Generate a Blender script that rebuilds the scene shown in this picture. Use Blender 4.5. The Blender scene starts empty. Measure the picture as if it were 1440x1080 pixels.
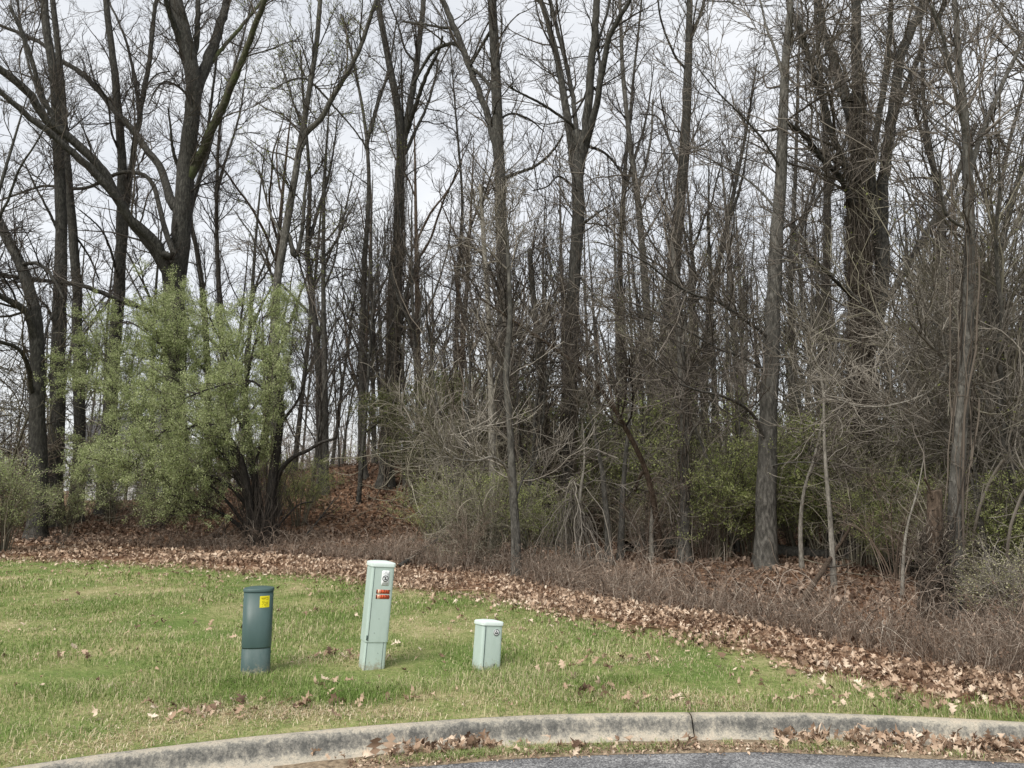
import bpy, math, random
import numpy as np
from mathutils import Vector, Matrix

rad = math.radians
SC = bpy.context.scene
COL = SC.collection
rng = np.random.default_rng(11)

# ------------------------------------------------------------------ camera, sky, sun, exposure
F = 1080.0                      # focal length in photo pixels (photo is 1440 x 1080)
PITCH = rad(7.9)
CAMZ = 1.70
cam = bpy.data.cameras.new('camera')
cam.sensor_width = 36.0
cam.lens = 36.0 * F / 1440.0
cam.clip_start = 0.05
cam.clip_end = 2000.0
camo = bpy.data.objects.new('camera', cam)
COL.objects.link(camo)
camo.location = (0, 0, CAMZ)
camo.rotation_euler = (rad(90) + PITCH, 0, 0)
SC.camera = camo

SUN_EL, SUN_AZ = rad(48), rad(212)       # azimuth of the sun, clockwise from +Y
world = bpy.data.worlds.new('World')
SC.world = world
world.use_nodes = True
wn, wl = world.node_tree.nodes, world.node_tree.links
wn.clear()
w_out = wn.new('ShaderNodeOutputWorld')
w_bg = wn.new('ShaderNodeBackground'); w_bg.inputs['Strength'].default_value = 0.1
w_sky = wn.new('ShaderNodeTexSky'); w_sky.sky_type = 'NISHITA'; w_sky.sun_disc = False
w_sky.sun_elevation = SUN_EL; w_sky.sun_rotation = SUN_AZ; w_sky.dust_density = 2.0
w_tc = wn.new('ShaderNodeTexCoord')
w_map = wn.new('ShaderNodeMapping'); w_map.inputs['Scale'].default_value = (1.0, 1.0, 2.6)
w_n = wn.new('ShaderNodeTexNoise'); w_n.inputs['Scale'].default_value = 3.2
w_n.inputs['Detail'].default_value = 6; w_n.inputs['Roughness'].default_value = 0.55
w_r = wn.new('ShaderNodeValToRGB')
w_r.color_ramp.elements[0].position = 0.33; w_r.color_ramp.elements[0].color = (0.775, 0.795, 0.825, 1)
w_r.color_ramp.elements[1].position = 0.62; w_r.color_ramp.elements[1].color = (0.955, 0.96, 0.965, 1)
w_m = wn.new('ShaderNodeMix'); w_m.data_type = 'RGBA'; w_m.blend_type = 'MULTIPLY'
w_m.inputs['Factor'].default_value = 1.0
w_m.inputs[7].default_value = (4.2, 4.2, 4.2, 1)
w_x = wn.new('ShaderNodeMix'); w_x.data_type = 'RGBA'; w_x.inputs['Factor'].default_value = 0.9
wl.new(w_tc.outputs['Generated'], w_map.inputs['Vector'])
wl.new(w_map.outputs['Vector'], w_n.inputs['Vector'])
wl.new(w_n.outputs['Fac'], w_r.inputs['Fac'])
wl.new(w_r.outputs['Color'], w_m.inputs[6])
wl.new(w_sky.outputs['Color'], w_x.inputs[6])
wl.new(w_m.outputs[2], w_x.inputs[7])
wl.new(w_x.outputs[2], w_bg.inputs['Color'])
wl.new(w_bg.outputs['Background'], w_out.inputs['Surface'])

sun = bpy.data.lights.new('sun', 'SUN')
sun.energy = 1.5; sun.angle = rad(32); sun.color = (1.0, 0.96, 0.89)
suno = bpy.data.objects.new('sun', sun); COL.objects.link(suno)
sd = Vector((math.sin(SUN_AZ) * math.cos(SUN_EL), math.cos(SUN_AZ) * math.cos(SUN_EL), math.sin(SUN_EL)))
suno.rotation_euler = sd.to_track_quat('Z', 'Y').to_euler()
suno.location = sd * 60

SC.view_settings.view_transform = 'Standard'
SC.view_settings.look = 'None'
SC.view_settings.gamma = 1.0
SC.view_settings.exposure = 1.35
SC.cycles.max_bounces = 6
SC.cycles.diffuse_bounces = 4
SC.cycles.transparent_max_bounces = 4

# ------------------------------------------------------------------ helpers: objects, meshes, materials
def tag(o, label=None, cat=None, group=None, kind=None):
    if label: o['label'] = label
    if cat: o['category'] = cat
    if group: o['group'] = group
    if kind: o['kind'] = kind
    return o

def empty(name, loc=(0, 0, 0), rz=0.0):
    o = bpy.data.objects.new(name, None)
    o.empty_display_size = 0.2
    o.location = loc; o.rotation_euler = (0, 0, rz)
    COL.objects.link(o)
    return o

class Acc:
    """collects vertices and faces (quads and triangles) for one mesh"""
    def __init__(s): s.v, s.q, s.t, s.n = [], [], [], 0
    def add(s, v, q=None, t=None):
        v = np.asarray(v, dtype=np.float64).reshape(-1, 3)
        if q is not None and len(q): s.q.append(np.asarray(q, dtype=np.int64).reshape(-1, 4) + s.n)
        if t is not None and len(t): s.t.append(np.asarray(t, dtype=np.int64).reshape(-1, 3) + s.n)
        s.v.append(v); s.n += len(v)
    def build(s, name, mat, parent=None, origin=(0, 0, 0), smooth=True, loc=None):
        V = np.concatenate(s.v) - np.asarray(origin) if s.v else np.zeros((0, 3))
        Q = np.concatenate(s.q) if s.q else np.zeros((0, 4), np.int64)
        T = np.concatenate(s.t) if s.t else np.zeros((0, 3), np.int64)
        me = bpy.data.meshes.new(name)
        me.vertices.add(len(V)); me.vertices.foreach_set('co', V.astype(np.float32).ravel())
        nl = len(Q) * 4 + len(T) * 3
        me.loops.add(nl); me.loops.foreach_set('vertex_index', np.concatenate([Q.ravel(), T.ravel()]).astype(np.int32))
        me.polygons.add(len(Q) + len(T))
        st = np.concatenate([np.arange(len(Q)) * 4, len(Q) * 4 + np.arange(len(T)) * 3]).astype(np.int32)
        me.polygons.foreach_set('loop_start', st)
        me.polygons.foreach_set('use_smooth', np.full(len(Q) + len(T), smooth))
        me.update(calc_edges=True)
        if mat: me.materials.append(mat)
        o = bpy.data.objects.new(name, me)
        if parent is not None: o.parent = parent
        elif loc is None: o.location = origin
        COL.objects.link(o)
        return o

def norm(v): return v / np.maximum(np.linalg.norm(v, axis=-1, keepdims=True), 1e-9)

def tubes(acc, P, R, sides=3, rough=0.0, cap=False):
    """P: N x K x 3 centre lines, R: N x K radii"""
    P = np.asarray(P, float); R = np.asarray(R, float)
    if P.ndim == 2: P, R = P[None], R[None]
    N, K, _ = P.shape
    if N == 0: return
    T = norm(np.gradient(P, axis=1))
    mt = np.abs(T.mean(axis=1)); ref = np.eye(3)[np.argmin(mt, axis=1)]
    A = norm(np.cross(T, ref[:, None, :])); B = np.cross(T, A)
    th = np.arange(sides) / sides * 2 * np.pi
    rr = np.repeat(R[:, :, None], sides, axis=2)
    if rough > 0:
        s = np.cumsum(np.linalg.norm(np.diff(P, axis=1, prepend=P[:, :1]), axis=2), axis=1)
        m = np.zeros_like(rr)
        for k in (2, 3, 5):
            a, b, c = rng.uniform(0, 6.28, (3, N, 1, 1)); f = rng.uniform(0.6, 2.4, (N, 1, 1))
            m += np.sin(k * th + a + 1.2 * np.sin(f * s[:, :, None] + b)) * np.cos(f * 1.3 * s[:, :, None] + c) / k * 1.6
        m += rng.normal(0, 0.35, rr.shape)
        rr = rr * (1 + rough * m)
    V = P[:, :, None, :] + rr[..., None] * (np.cos(th)[:, None] * A[:, :, None, :] + np.sin(th)[:, None] * B[:, :, None, :])
    i = np.arange(N)[:, None, None] * K * sides; k = np.arange(K - 1)[None, :, None] * sides; j = np.arange(sides)[None, None, :]
    j2 = (j + 1) % sides
    Q = np.stack([i + k + j, i + k + j2, i + k + sides + j2, i + k + sides + j], axis=-1).reshape(-1, 4)
    tri = None
    V = V.reshape(-1, 3)
    if cap:
        ends = P[:, -1]
        V = np.concatenate([V, ends]); e = N * K * sides + np.arange(N)[:, None]
        base = np.arange(N)[:, None] * K * sides + (K - 1) * sides
        jj = np.arange(sides)[None]
        tri = np.stack([base + jj, base + (jj + 1) % sides, np.broadcast_to(e, (N, sides))], axis=-1).reshape(-1, 3)
    acc.add(V, Q, tri)

def resample(P, R, K):
    """Catmull-Rom through the points, K samples"""
    P = np.asarray(P, float); R = np.asarray(R, float)
    n = len(P)
    if n == 2:
        P = np.array([P[0], (P[0] + P[1]) / 2, P[1]]); R = np.array([R[0], R.mean(), R[1]]); n = 3
    X = np.concatenate([P, R[:, None]], axis=1)
    E = np.concatenate([[2 * X[0] - X[1]], X, [2 * X[-1] - X[-2]]])
    d = np.concatenate([[0], np.cumsum(np.linalg.norm(np.diff(P, axis=0), axis=1))]); d /= d[-1]
    s = np.linspace(0, 1, K); i = np.clip(np.searchsorted(d, s, side='right') - 1, 0, n - 2)
    f = ((s - d[i]) / (d[i + 1] - d[i]))[:, None]
    a, b, c, e = E[i], E[i + 1], E[i + 2], E[i + 3]
    Y = 0.5 * (2 * b + (c - a) * f + (2 * a - 5 * b + 4 * c - e) * f ** 2 + (3 * b - a - 3 * c + e) * f ** 3)
    return Y[:, :3], np.maximum(Y[:, 3], 0.001)

def spawn(P, R, dens, L, ang=0.8, K=5, wob=0.18, trop=0.08, rfac=0.55, rmax=0.05, rend=0.0022, t0=0.1, t1=1.0, angs=0.25, taper=0.5, per_len=True):
    """children growing off the branches P, R: dens per metre (or per branch), L = (min, max) length"""
    N, K0, _ = P.shape
    ln = np.linalg.norm(np.diff(P, axis=1), axis=2).sum(axis=1)
    lam = dens * (ln * (t1 - t0) if per_len else np.ones(N))
    cnt = rng.poisson(lam)
    idx = np.repeat(np.arange(N), cnt); M = len(idx)
    if M == 0: return np.zeros((0, K, 3)), np.zeros((0, K))
    t = rng.uniform(t0, t1, M); s = t * (K0 - 1); i = np.clip(s.astype(int), 0, K0 - 2); f = (s - i)
    p0 = P[idx, i] * (1 - f)[:, None] + P[idx, i + 1] * f[:, None]
    tan = norm(P[idx, i + 1] - P[idx, i])
    r0 = R[idx, i] * (1 - f) + R[idx, i + 1] * f
    v = rng.normal(size=(M, 3)); v -= (v * tan).sum(1, keepdims=True) * tan; v = norm(v)
    a = rng.normal(ang, angs, M)[:, None]
    d = norm(np.cos(a) * tan + np.sin(a) * v + np.array([0, 0, trop]))
    ll = rng.uniform(L[0], L[1], M) * (1 - taper * t)
    step = (ll / (K - 1))[:, None]
    pts = [p0]
    tr = np.array([0, 0, trop * 0.6])
    for k in range(K - 1):
        d = norm(d + rng.normal(0, wob, (M, 3)) + tr)
        pts.append(pts[-1] + d * step)
    C = np.stack(pts, axis=1)
    rs = np.minimum(np.minimum(r0 * rfac, rmax), 0.003 + ll * 0.012)
    rs = np.maximum(rs, rend)
    u = np.linspace(0, 1, K)[None]
    CR = rs[:, None] * (1 - u) ** 0.8 + rend * u
    return C, CR

def leaf_quads(acc, pos, size, up=0.3, ratio=0.5):
    M = len(pos)
    d = norm(rng.normal(size=(M, 3)) + np.array([0, 0, up])); v = norm(np.cross(d, rng.normal(size=(M, 3))))
    s = size * rng.uniform(0.6, 1.35, (M, 1))
    n = np.cross(d, v)
    V = np.stack([pos, pos + d * s * 0.5 + v * s * ratio * 0.5 + n * s * .06, pos + d * s, pos + d * s * 0.5 - v * s * ratio * 0.5 + n * s * .06], axis=1)
    acc.add(V.reshape(-1, 3), np.arange(M * 4).reshape(-1, 4))

def along(P, n, t0=0.2, t1=1.0, jit=0.02):
    N, K, _ = P.shape
    idx = rng.integers(0, N, n); s = rng.uniform(t0, t1, n) * (K - 1); i = np.clip(s.astype(int), 0, K - 2); f = (s - i)[:, None]
    return P[idx, i] * (1 - f) + P[idx, i + 1] * f + rng.normal(0, jit, (n, 3))

def box(acc, cx, cy, cz, sx, sy, sz):
    x, y, z = sx / 2, sy / 2, sz / 2
    V = np.array([[-x, -y, -z], [x, -y, -z], [x, y, -z], [-x, y, -z], [-x, -y, z], [x, -y, z], [x, y, z], [-x, y, z]]) + [cx, cy, cz]
    acc.add(V, [[0, 3, 2, 1], [4, 5, 6, 7], [0, 1, 5, 4], [1, 2, 6, 5], [2, 3, 7, 6], [3, 0, 4, 7]])

# materials -----------------------------------------------------------------
def new_mat(name):
    m = bpy.data.materials.new(name); m.use_nodes = True
    n = m.node_tree.nodes; n.clear()
    out = n.new('ShaderNodeOutputMaterial'); b = n.new('ShaderNodeBsdfPrincipled')
    m.node_tree.links.new(b.outputs[0], out.inputs[0])
    b.inputs['Roughness'].default_value = 0.9
    b.inputs['Specular IOR Level'].default_value = 0.2
    return m, n, m.node_tree.links, b, out

def ramp(n, stops, interp='LINEAR'):
    r = n.new('ShaderNodeValToRGB'); r.color_ramp.interpolation = interp
    while len(r.color_ramp.elements) < len(stops): r.color_ramp.elements.new(0.5)
    for e, (p, c) in zip(r.color_ramp.elements, stops): e.position = p; e.color = (*c, 1)
    return r

def noise(n, l, scale, detail=4, rough=0.6, vec=None, mscale=None, coord='Object'):
    t = n.new('ShaderNodeTexNoise'); t.inputs['Scale'].default_value = scale
    t.inputs['Detail'].default_value = detail; t.inputs['Roughness'].default_value = rough
    tc = n.new('ShaderNodeTexCoord')
    src = tc.outputs[coord]
    if mscale:
        mp = n.new('ShaderNodeMapping'); mp.inputs['Scale'].default_value = mscale
        l.new(src, mp.inputs['Vector']); src = mp.outputs['Vector']
    l.new(src, t.inputs['Vector'])
    return t

def bark(name, dark, mid, light, scale=20.0, moss=None, bump=0.9):
    m, n, l, b, o = new_mat(name)
    a = noise(n, l, scale, 6, 0.7, mscale=(1, 1, 0.33))
    r = ramp(n, [(0.36, dark), (0.51, mid), (0.66, light)])
    l.new(a.outputs['Fac'], r.inputs['Fac'])
    c2 = noise(n, l, 1.3, 3, 0.6)
    mx = n.new('ShaderNodeMix'); mx.data_type = 'RGBA'
    r2 = ramp(n, [(0.42, (0, 0, 0)), (0.68, (1, 1, 1))])
    l.new(c2.outputs['Fac'], r2.inputs['Fac'])
    ml = n.new('ShaderNodeMath'); ml.operation = 'MULTIPLY'; ml.inputs[1].default_value = 0.75 if moss else 0.45
    l.new(r2.outputs['Color'], ml.inputs[0]); l.new(ml.outputs[0], mx.inputs['Factor'])
    l.new(r.outputs['Color'], mx.inputs[6])
    mx.inputs[7].default_value = (*(moss if moss else tuple(x * 1.5 for x in mid)), 1)
    l.new(mx.outputs[2], b.inputs['Base Color'])
    bp = n.new('ShaderNodeBump'); bp.inputs['Strength'].default_value = bump; bp.inputs['Distance'].default_value = 0.03
    l.new(a.outputs['Fac'], bp.inputs['Height']); l.new(bp.outputs['Normal'], b.inputs['Normal'])
    return m

def island(name, stops, rough=0.9, trans=0.0, spec=0.2, patch=None):
    """colour picked per loose piece (leaf, blade, twig)"""
    m, n, l, b, o = new_mat(name)
    g = n.new('ShaderNodeNewGeometry')
    r = ramp(n, stops)
    b.inputs['Roughness'].default_value = rough; b.inputs['Specular IOR Level'].default_value = spec
    fac = g.outputs['Random Per Island']
    if patch:                                   # the choice also drifts with place: patches of the same kind
        sc, amt = patch
        nz = noise(n, l, sc, 3, 0.6)
        ma = n.new('ShaderNodeMath'); ma.operation = 'MULTIPLY_ADD'; ma.inputs[1].default_value = amt; 
        sb = n.new('ShaderNodeMath'); sb.operation = 'SUBTRACT'; sb.inputs[1].default_value = 0.5
        l.new(nz.outputs['Fac'], sb.inputs[0]); l.new(sb.outputs[0], ma.inputs[0]); l.new(fac, ma.inputs[2])
        fac = ma.outputs[0]
    l.new(fac, r.inputs['Fac']); l.new(r.outputs['Color'], b.inputs['Base Color'])
    if trans > 0:
        t = n.new('ShaderNodeBsdfTranslucent'); l.new(r.outputs['Color'], t.inputs['Color'])
        x = n.new('ShaderNodeMixShader'); x.inputs[0].default_value = trans
        l.new(b.outputs[0], x.inputs[1]); l.new(t.outputs[0], x.inputs[2]); l.new(x.outputs[0], o.inputs[0])
    return m

M = {}
M['bark_dark'] = bark('bark_dark', (.018, .0175, .0155), (.050, .0475, .042), (.118, .113, .10))
M['bark_grey'] = bark('bark_grey', (.033, .031, .027), (.088, .083, .073), (.185, .175, .155))
M['bark_pale'] = bark('bark_pale', (.09, .082, .07), (.19, .175, .15), (.33, .31, .27), scale=24, bump=0.4)
M['bark_brown'] = bark('bark_brown', (.03, .022, .016), (.085, .062, .045), (.17, .13, .10), scale=24)
M['bark_black'] = bark('bark_black', (.012, .011, .010), (.03, .027, .024), (.07, .064, .057))
M['bark_moss'] = bark('bark_moss', (.03, .026, .02), (.07, .062, .05), (.14, .13, .10), moss=(.09, .12, .035))
M['twig_dark'] = island('twig_dark', [(0, (.03, .026, .023)), (.6, (.075, .064, .055)), (1, (.14, .12, .10))])
M['twig_olive'] = island('twig_olive', [(0, (.075, .068, .048)), (.6, (.185, .168, .125)), (1, (.34, .315, .245))])
M['twig_grey'] = island('twig_grey', [(0, (.05, .043, .037)), (.6, (.13, .112, .095)), (1, (.26, .23, .20))])
M['twig_pale'] = island('twig_pale', [(0, (.085, .075, .062)), (.6, (.19, .17, .143)), (1, (.37, .335, .29))])
M['twig_red'] = island('twig_red', [(0, (.06, .045, .034)), (.5, (.185, .140, .108)), (.85, (.31, .25, .20)), (1, (.50, .44, .37))])
M['vine'] = island('vine', [(0, (.03, .025, .02)), (.5, (.085, .069, .055)), (.9, (.165, .138, .112)), (1, (.30, .265, .225))])
M['leaf_light'] = island('leaf_light', [(0, (.23, .285, .115)), (.5, (.385, .44, .205)), (1, (.57, .60, .37))], trans=0.4)
M['leaf_mid'] = island('leaf_mid', [(0, (.21, .25, .085)), (.5, (.375, .425, .16)), (1, (.55, .58, .28))], trans=0.45)
M['leaf_dull'] = island('leaf_dull', [(0, (.05, .06, .022)), (.5, (.105, .12, .045)), (1, (.19, .20, .085))], trans=0.25)
M['leaf_bud'] = island('leaf_bud', [(0, (.16, .19, .05)), (1, (.33, .36, .12))], trans=0.3)
M['leaf_straw'] = island('leaf_straw', [(0, (.16, .16, .07)), (.5, (.30, .29, .16)), (1, (.50, .47, .33))], trans=0.25)
M['dead_leaf'] = island('dead_leaf', [(0, (.10, .062, .043)), (.25, (.24, .16, .108)), (.58, (.42, .30, .212)), (.86, (.56, .43, .32)), (1, (.70, .59, .47))], trans=0.12, patch=(1.2, .5))
M['dead_leaf_old_shaded'] = island('dead_leaf_old_shaded', [(0, (.08, .05, .036)), (.4, (.165, .112, .08)), (.8, (.27, .195, .145)), (1, (.41, .315, .245))], trans=0.1, patch=(0.5, .6))  # old leaves, their colour also darkened for the shade under the trees
M['grass'] = island('grass', [(0, (.115, .185, .04)), (.36, (.205, .295, .08)), (.60, (.31, .375, .145)), (.76, (.47, .44, .25)), (1, (.64, .56, .37))], trans=0.3, patch=(0.75, 1.5))

# ------------------------------------------------------------------ the lie of the land
def ray(px, py):
    x = (px - 720.0) / F; v = (540.0 - py) / F
    return np.array([x, math.cos(PITCH) - v * math.sin(PITCH), math.sin(PITCH) + v * math.cos(PITCH)])

def at_depth(px, py, D):
    d = ray(px, py); t = D / d[1]
    return np.array([0, 0, CAMZ]) + d * t

def at_z(px, py, z):
    d = ray(px, py); t = (z - CAMZ) / d[2]
    return np.array([0, 0, CAMZ]) + d * t

# back of the kerb: a circular arc (the end of a cul-de-sac), fitted through points of its top edge
KP = np.array([at_z(x, y, 0.155) for x, y in ((0, 1078), (87, 1066), (208, 1052), (312, 1038), (400, 1030), (500, 1022), (620, 1010), (790, 1002), (980, 1000), (1120, 1001), (1260, 1006), (1440, 1013))])[:, :2]
A_ = np.c_[2 * KP, np.ones(len(KP))]; sol = np.linalg.lstsq(A_, (KP ** 2).sum(1), rcond=None)[0]
KC = sol[:2]; KR = math.sqrt(sol[2] + (KC ** 2).sum())

def sines(x, y, scale, seed, octs=3):
    r = np.random.default_rng(seed); o = 0; a = 1.0
    for k in range(octs):
        for _ in range(4):
            th = r.uniform(0, 6.28); ph = r.uniform(0, 6.28); f = r.uniform(.7, 1.4) * scale
            o = o + a * np.sin((x * math.cos(th) + y * math.sin(th)) * f + ph) / 4
        scale *= 2.1; a *= 0.55
    return o

def sstep(a, b, x):
    t = np.clip((x - a) / (b - a), 0, 1); return t * t * (3 - 2 * t)

def gz(x, y):
    x = np.asarray(x, float); y = np.asarray(y, float)
    r = np.hypot(x - KC[0], y - KC[1]); e = np.maximum(r - KR, 0)
    fade = np.clip(e / 1.5, 0, 1)
    z = 0.150 + 0.012 * np.minimum(e, 12) + 0.02 * sines(x, y, 0.8, 3) * fade
    back = sstep(17, 36, y + 0.10 * x)
    z = z + back * (1.55 + 0.35 * sines(x, y, 0.22, 9, 2)) * (0.45 + 0.55 * sstep(-20, -9, x))
    z = z + 1.1 * np.exp(-((x + 5.2) / 6.0) ** 2 - ((y - 30.5) / 5.2) ** 2)
    return z

def on_ground(px, py):
    d = ray(px, py); o = np.array([0, 0, CAMZ]); t = 2.5
    while t < 120:
        p = o + d * t
        if p[2] <= gz(p[0], p[1]): return p
        t += 0.02
    return o + d * 120

# lawn edge and front edge of the undergrowth as y(x)
def curve(px):
    w = np.array([on_ground(a, b)[:2] for a, b in px]); w = w[np.argsort(w[:, 0])]
    return lambda x: np.interp(x, w[:, 0], w[:, 1])
edge_y = curve([(-160, 788), (0, 786), (200, 794), (400, 807), (560, 824), (700, 843), (850, 879), (1000, 905), (1150, 945), (1300, 990), (1440, 1011), (1700, 1045)])
brush_y = curve([(-160, 764), (0, 763), (200, 770), (400, 783), (560, 796), (700, 810), (850, 846), (1000, 866), (1150, 898), (1300, 938), (1440, 966), (1700, 1000)])

# ------------------------------------------------------------------ ground, kerb, road
def ground_material():
    m, n, l, b, o = new_mat('soil_and_turf')
    at = n.new('ShaderNodeAttribute'); at.attribute_name = 'litter'
    g1 = noise(n, l, 1.1, 5, 0.65); g2 = noise(n, l, 38, 3, 0.7)
    rg = ramp(n, [(.36, (.12, .17, .05)), (.5, (.20, .22, .085)), (.64, (.34, .30, .165)), (.78, (.42, .34, .215))])
    ad = n.new('ShaderNodeMath'); ad.operation = 'MULTIPLY_ADD'; ad.inputs[1].default_value = 0.45
    l.new(g2.outputs['Fac'], ad.inputs[0]); 
    sb = n.new('ShaderNodeMath'); sb.operation = 'SUBTRACT'; sb.inputs[1].default_value = 0.24
    l.new(g1.outputs['Fac'], sb.inputs[0]); l.new(sb.outputs[0], ad.inputs[2]); l.new(ad.outputs[0], rg.inputs['Fac'])
    tc = n.new('ShaderNodeTexCoord')
    vo = n.new('ShaderNodeTexVoronoi'); vo.inputs['Scale'].default_value = 13; vo.inputs['Randomness'].default_value = 1
    wn_ = noise(n, l, 20, 3, 0.6)
    mxv = n.new('ShaderNodeMix'); mxv.data_type = 'RGBA'; mxv.inputs['Factor'].default_value = 0.12
    l.new(tc.outputs['Object'], mxv.inputs[6]); l.new(wn_.outputs['Color'], mxv.inputs[7]); l.new(mxv.outputs[2], vo.inputs['Vector'])
    sp = n.new('ShaderNodeSeparateColor'); l.new(vo.outputs['Color'], sp.inputs['Color'])
    rl = ramp(n, [(0, (.055, .03, .02)), (.4, (.14, .078, .048)), (.8, (.25, .15, .095)), (1, (.36, .25, .17))])
    l.new(sp.outputs[0], rl.inputs['Fac'])
    mx = n.new('ShaderNodeMix'); mx.data_type = 'RGBA'
    l.new(at.outputs['Fac'], mx.inputs['Factor']); l.new(rg.outputs['Color'], mx.inputs[6]); l.new(rl.outputs['Color'], mx.inputs[7])
    l.new(mx.outputs[2], b.inputs['Base Color'])
    bp = n.new('ShaderNodeBump'); bp.inputs['Strength'].default_value = 0.7; bp.inputs['Distance'].default_value = 0.03
    l.new(vo.outputs['Distance'], bp.inputs['Height']); l.new(bp.outputs['Normal'], b.inputs['Normal'])
    b.inputs['Specular IOR Level'].default_value = 0.05
    return m

NA = 900
rr = np.concatenate([[KR - 0.02], KR + 0.12 * (np.power(1.035, np.arange(0, 178)) - 1) / 0.035 * 0.9])
rr = rr[rr < 700]; rr = np.concatenate([rr, [1000, 1600]])
th = np.arange(NA) / NA * 2 * np.pi
GX = KC[0] + rr[:, None] * np.cos(th); GY = KC[1] + rr[:, None] * np.sin(th)
GZ = gz(GX, GY); GZ[0] -= 0.12
acc = Acc()
i, j = np.meshgrid(np.arange(len(rr) - 1), np.arange(NA), indexing='ij'); j2 = (j + 1) % NA
acc.add(np.stack([GX, GY, GZ], -1).reshape(-1, 3), np.stack([i * NA + j, i * NA + NA + j, i * NA + NA + j2, i * NA + j2], -1).reshape(-1, 4)[:, ::-1])
ground = acc.build('ground', ground_material())
tag(ground, kind='structure')
lit = sstep(-0.25, 0.35, (GY - edge_y(GX)) + 0.45 * sines(GX, GY, 2.2, 5))
lit = np.where(GY < -2, 0, lit)
a_ = ground.data.attributes.new('litter', 'FLOAT', 'POINT'); a_.data.foreach_set('value', lit.astype(np.float32).ravel())

def concrete():
    m, n, l, b, o = new_mat('stained_concrete')
    big = noise(n, l, 1.7, 6, 0.7, mscale=(1, 1, .5)); fine = noise(n, l, 42, 4, 0.75); mid = noise(n, l, 15, 8, 0.8, mscale=(1, 1, .3))
    at = n.new('ShaderNodeAttribute'); at.attribute_name = 'grime'
    # black lichen grows on the upper face: blotches where the noise is high, most of all in the grime band
    s = n.new('ShaderNodeMath'); s.operation = 'MULTIPLY_ADD'; s.inputs[1].default_value = 0.9
    l.new(mid.outputs['Fac'], s.inputs[0]); l.new(big.outputs['Fac'], s.inputs[2])
    q = n.new('ShaderNodeMath'); q.operation = 'MULTIPLY_ADD'; q.inputs[1].default_value = 0.33
    l.new(at.outputs['Fac'], q.inputs[0]); l.new(s.outputs[0], q.inputs[2])
    f2 = n.new('ShaderNodeMath'); f2.operation = 'MULTIPLY_ADD'; f2.inputs[1].default_value = 0.75
    l.new(fine.outputs['Fac'], f2.inputs[0]); l.new(q.outputs[0], f2.inputs[2])
    mp = n.new('ShaderNodeMath'); mp.operation = 'SUBTRACT'; mp.inputs[1].default_value = 0.92
    l.new(f2.outputs[0], mp.inputs[0])
    r = ramp(n, [(.28, (.47, .41, .325)), (.50, (.37, .34, .28)), (.66, (.215, .205, .18)), (.84, (.10, .099, .092))])
    l.new(mp.outputs[0], r.inputs['Fac'])
    sp1 = noise(n, l, 110, 4, .85); rs1 = ramp(n, [(.36, (.55, .55, .55)), (.5, (1, 1, 1)), (.63, (1.0, 1.0, 1.0)), (.7, (1.7, 1.66, 1.58))]); l.new(sp1.outputs['Fac'], rs1.inputs['Fac'])
    mm1 = n.new('ShaderNodeMix'); mm1.data_type = 'RGBA'; mm1.blend_type = 'MULTIPLY'; mm1.inputs['Factor'].default_value = 1; l.new(r.outputs['Color'], mm1.inputs[6]); l.new(rs1.outputs['Color'], mm1.inputs[7])
    l.new(mm1.outputs[2], b.inputs['Base Color'])
    bp = n.new('ShaderNodeBump'); bp.inputs['Strength'].default_value = 0.5; bp.inputs['Distance'].default_value = 0.008
    l.new(fine.outputs['Fac'], bp.inputs['Height']); l.new(bp.outputs['Normal'], b.inputs['Normal'])
    return m

# kerb: profile (distance inward from the back, height, grime), cut into casts with an open joint between
prof = [(0, -.25, 0), (0.0, .135, .1), (.012, .152, .1), (.04, .157, 0), (.085, .156, .1), (.105, .150, .45), (.122, .136, .8), (.135, .112, 1), (.150, .075, .85), (.168, .052, .4), (.195, .037, .1), (.235, .030, 0), (.44, .022, .15), (.60, .018, .3), (.60, -.2, .3)]
def cast(a0, a1, name):
    n = max(3, int((a1 - a0) * KR / 0.05)); aa = np.linspace(a0, a1, n); acc = Acc()
    V = []
    for (d, z, g) in prof:
        wv = 0.004 * sines(aa * KR, aa * 0 + d * 9, 3.0, 21)
        V.append(np.stack([KC[0] + (KR - d + wv) * np.cos(aa), KC[1] + (KR - d + wv) * np.sin(aa), np.full(n, z) + 0.003 * sines(aa * KR, aa * 0 + d, 5.0, 22)], -1))
    V = np.array(V); m = len(prof)
    i, j = np.meshgrid(np.arange(m - 1), np.arange(n - 1), indexing='ij')
    Q = np.stack([i * n + j, i * n + j + 1, i * n + n + j + 1, i * n + n + j], -1).reshape(-1, 4)
    acc.add(V.reshape(-1, 3), Q)
    for s in (0, n - 1):                                    # end faces
        idx = np.arange(m) * n + s
        acc.t.append(np.array([[idx[0], idx[k], idx[k + 1]] for k in range(1, m - 1)]))
    o = acc.build(name, M['concrete']); tag(o, kind='structure')
    a = o.data.attributes.new('grime', 'FLOAT', 'POINT'); a.data.foreach_set('value', np.repeat([p[2] for p in prof], n).astype(np.float32))
    return o
M['concrete'] = concrete()
jp = at_z(969, 1002, .155); aj = math.atan2(jp[1] - KC[1], jp[0] - KC[0])
lenA = 4.7 / KR
for k in range(-3, 3):
    cast(aj + k * lenA + .0005, aj + (k + 1) * lenA - .0005, 'kerb')

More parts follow.
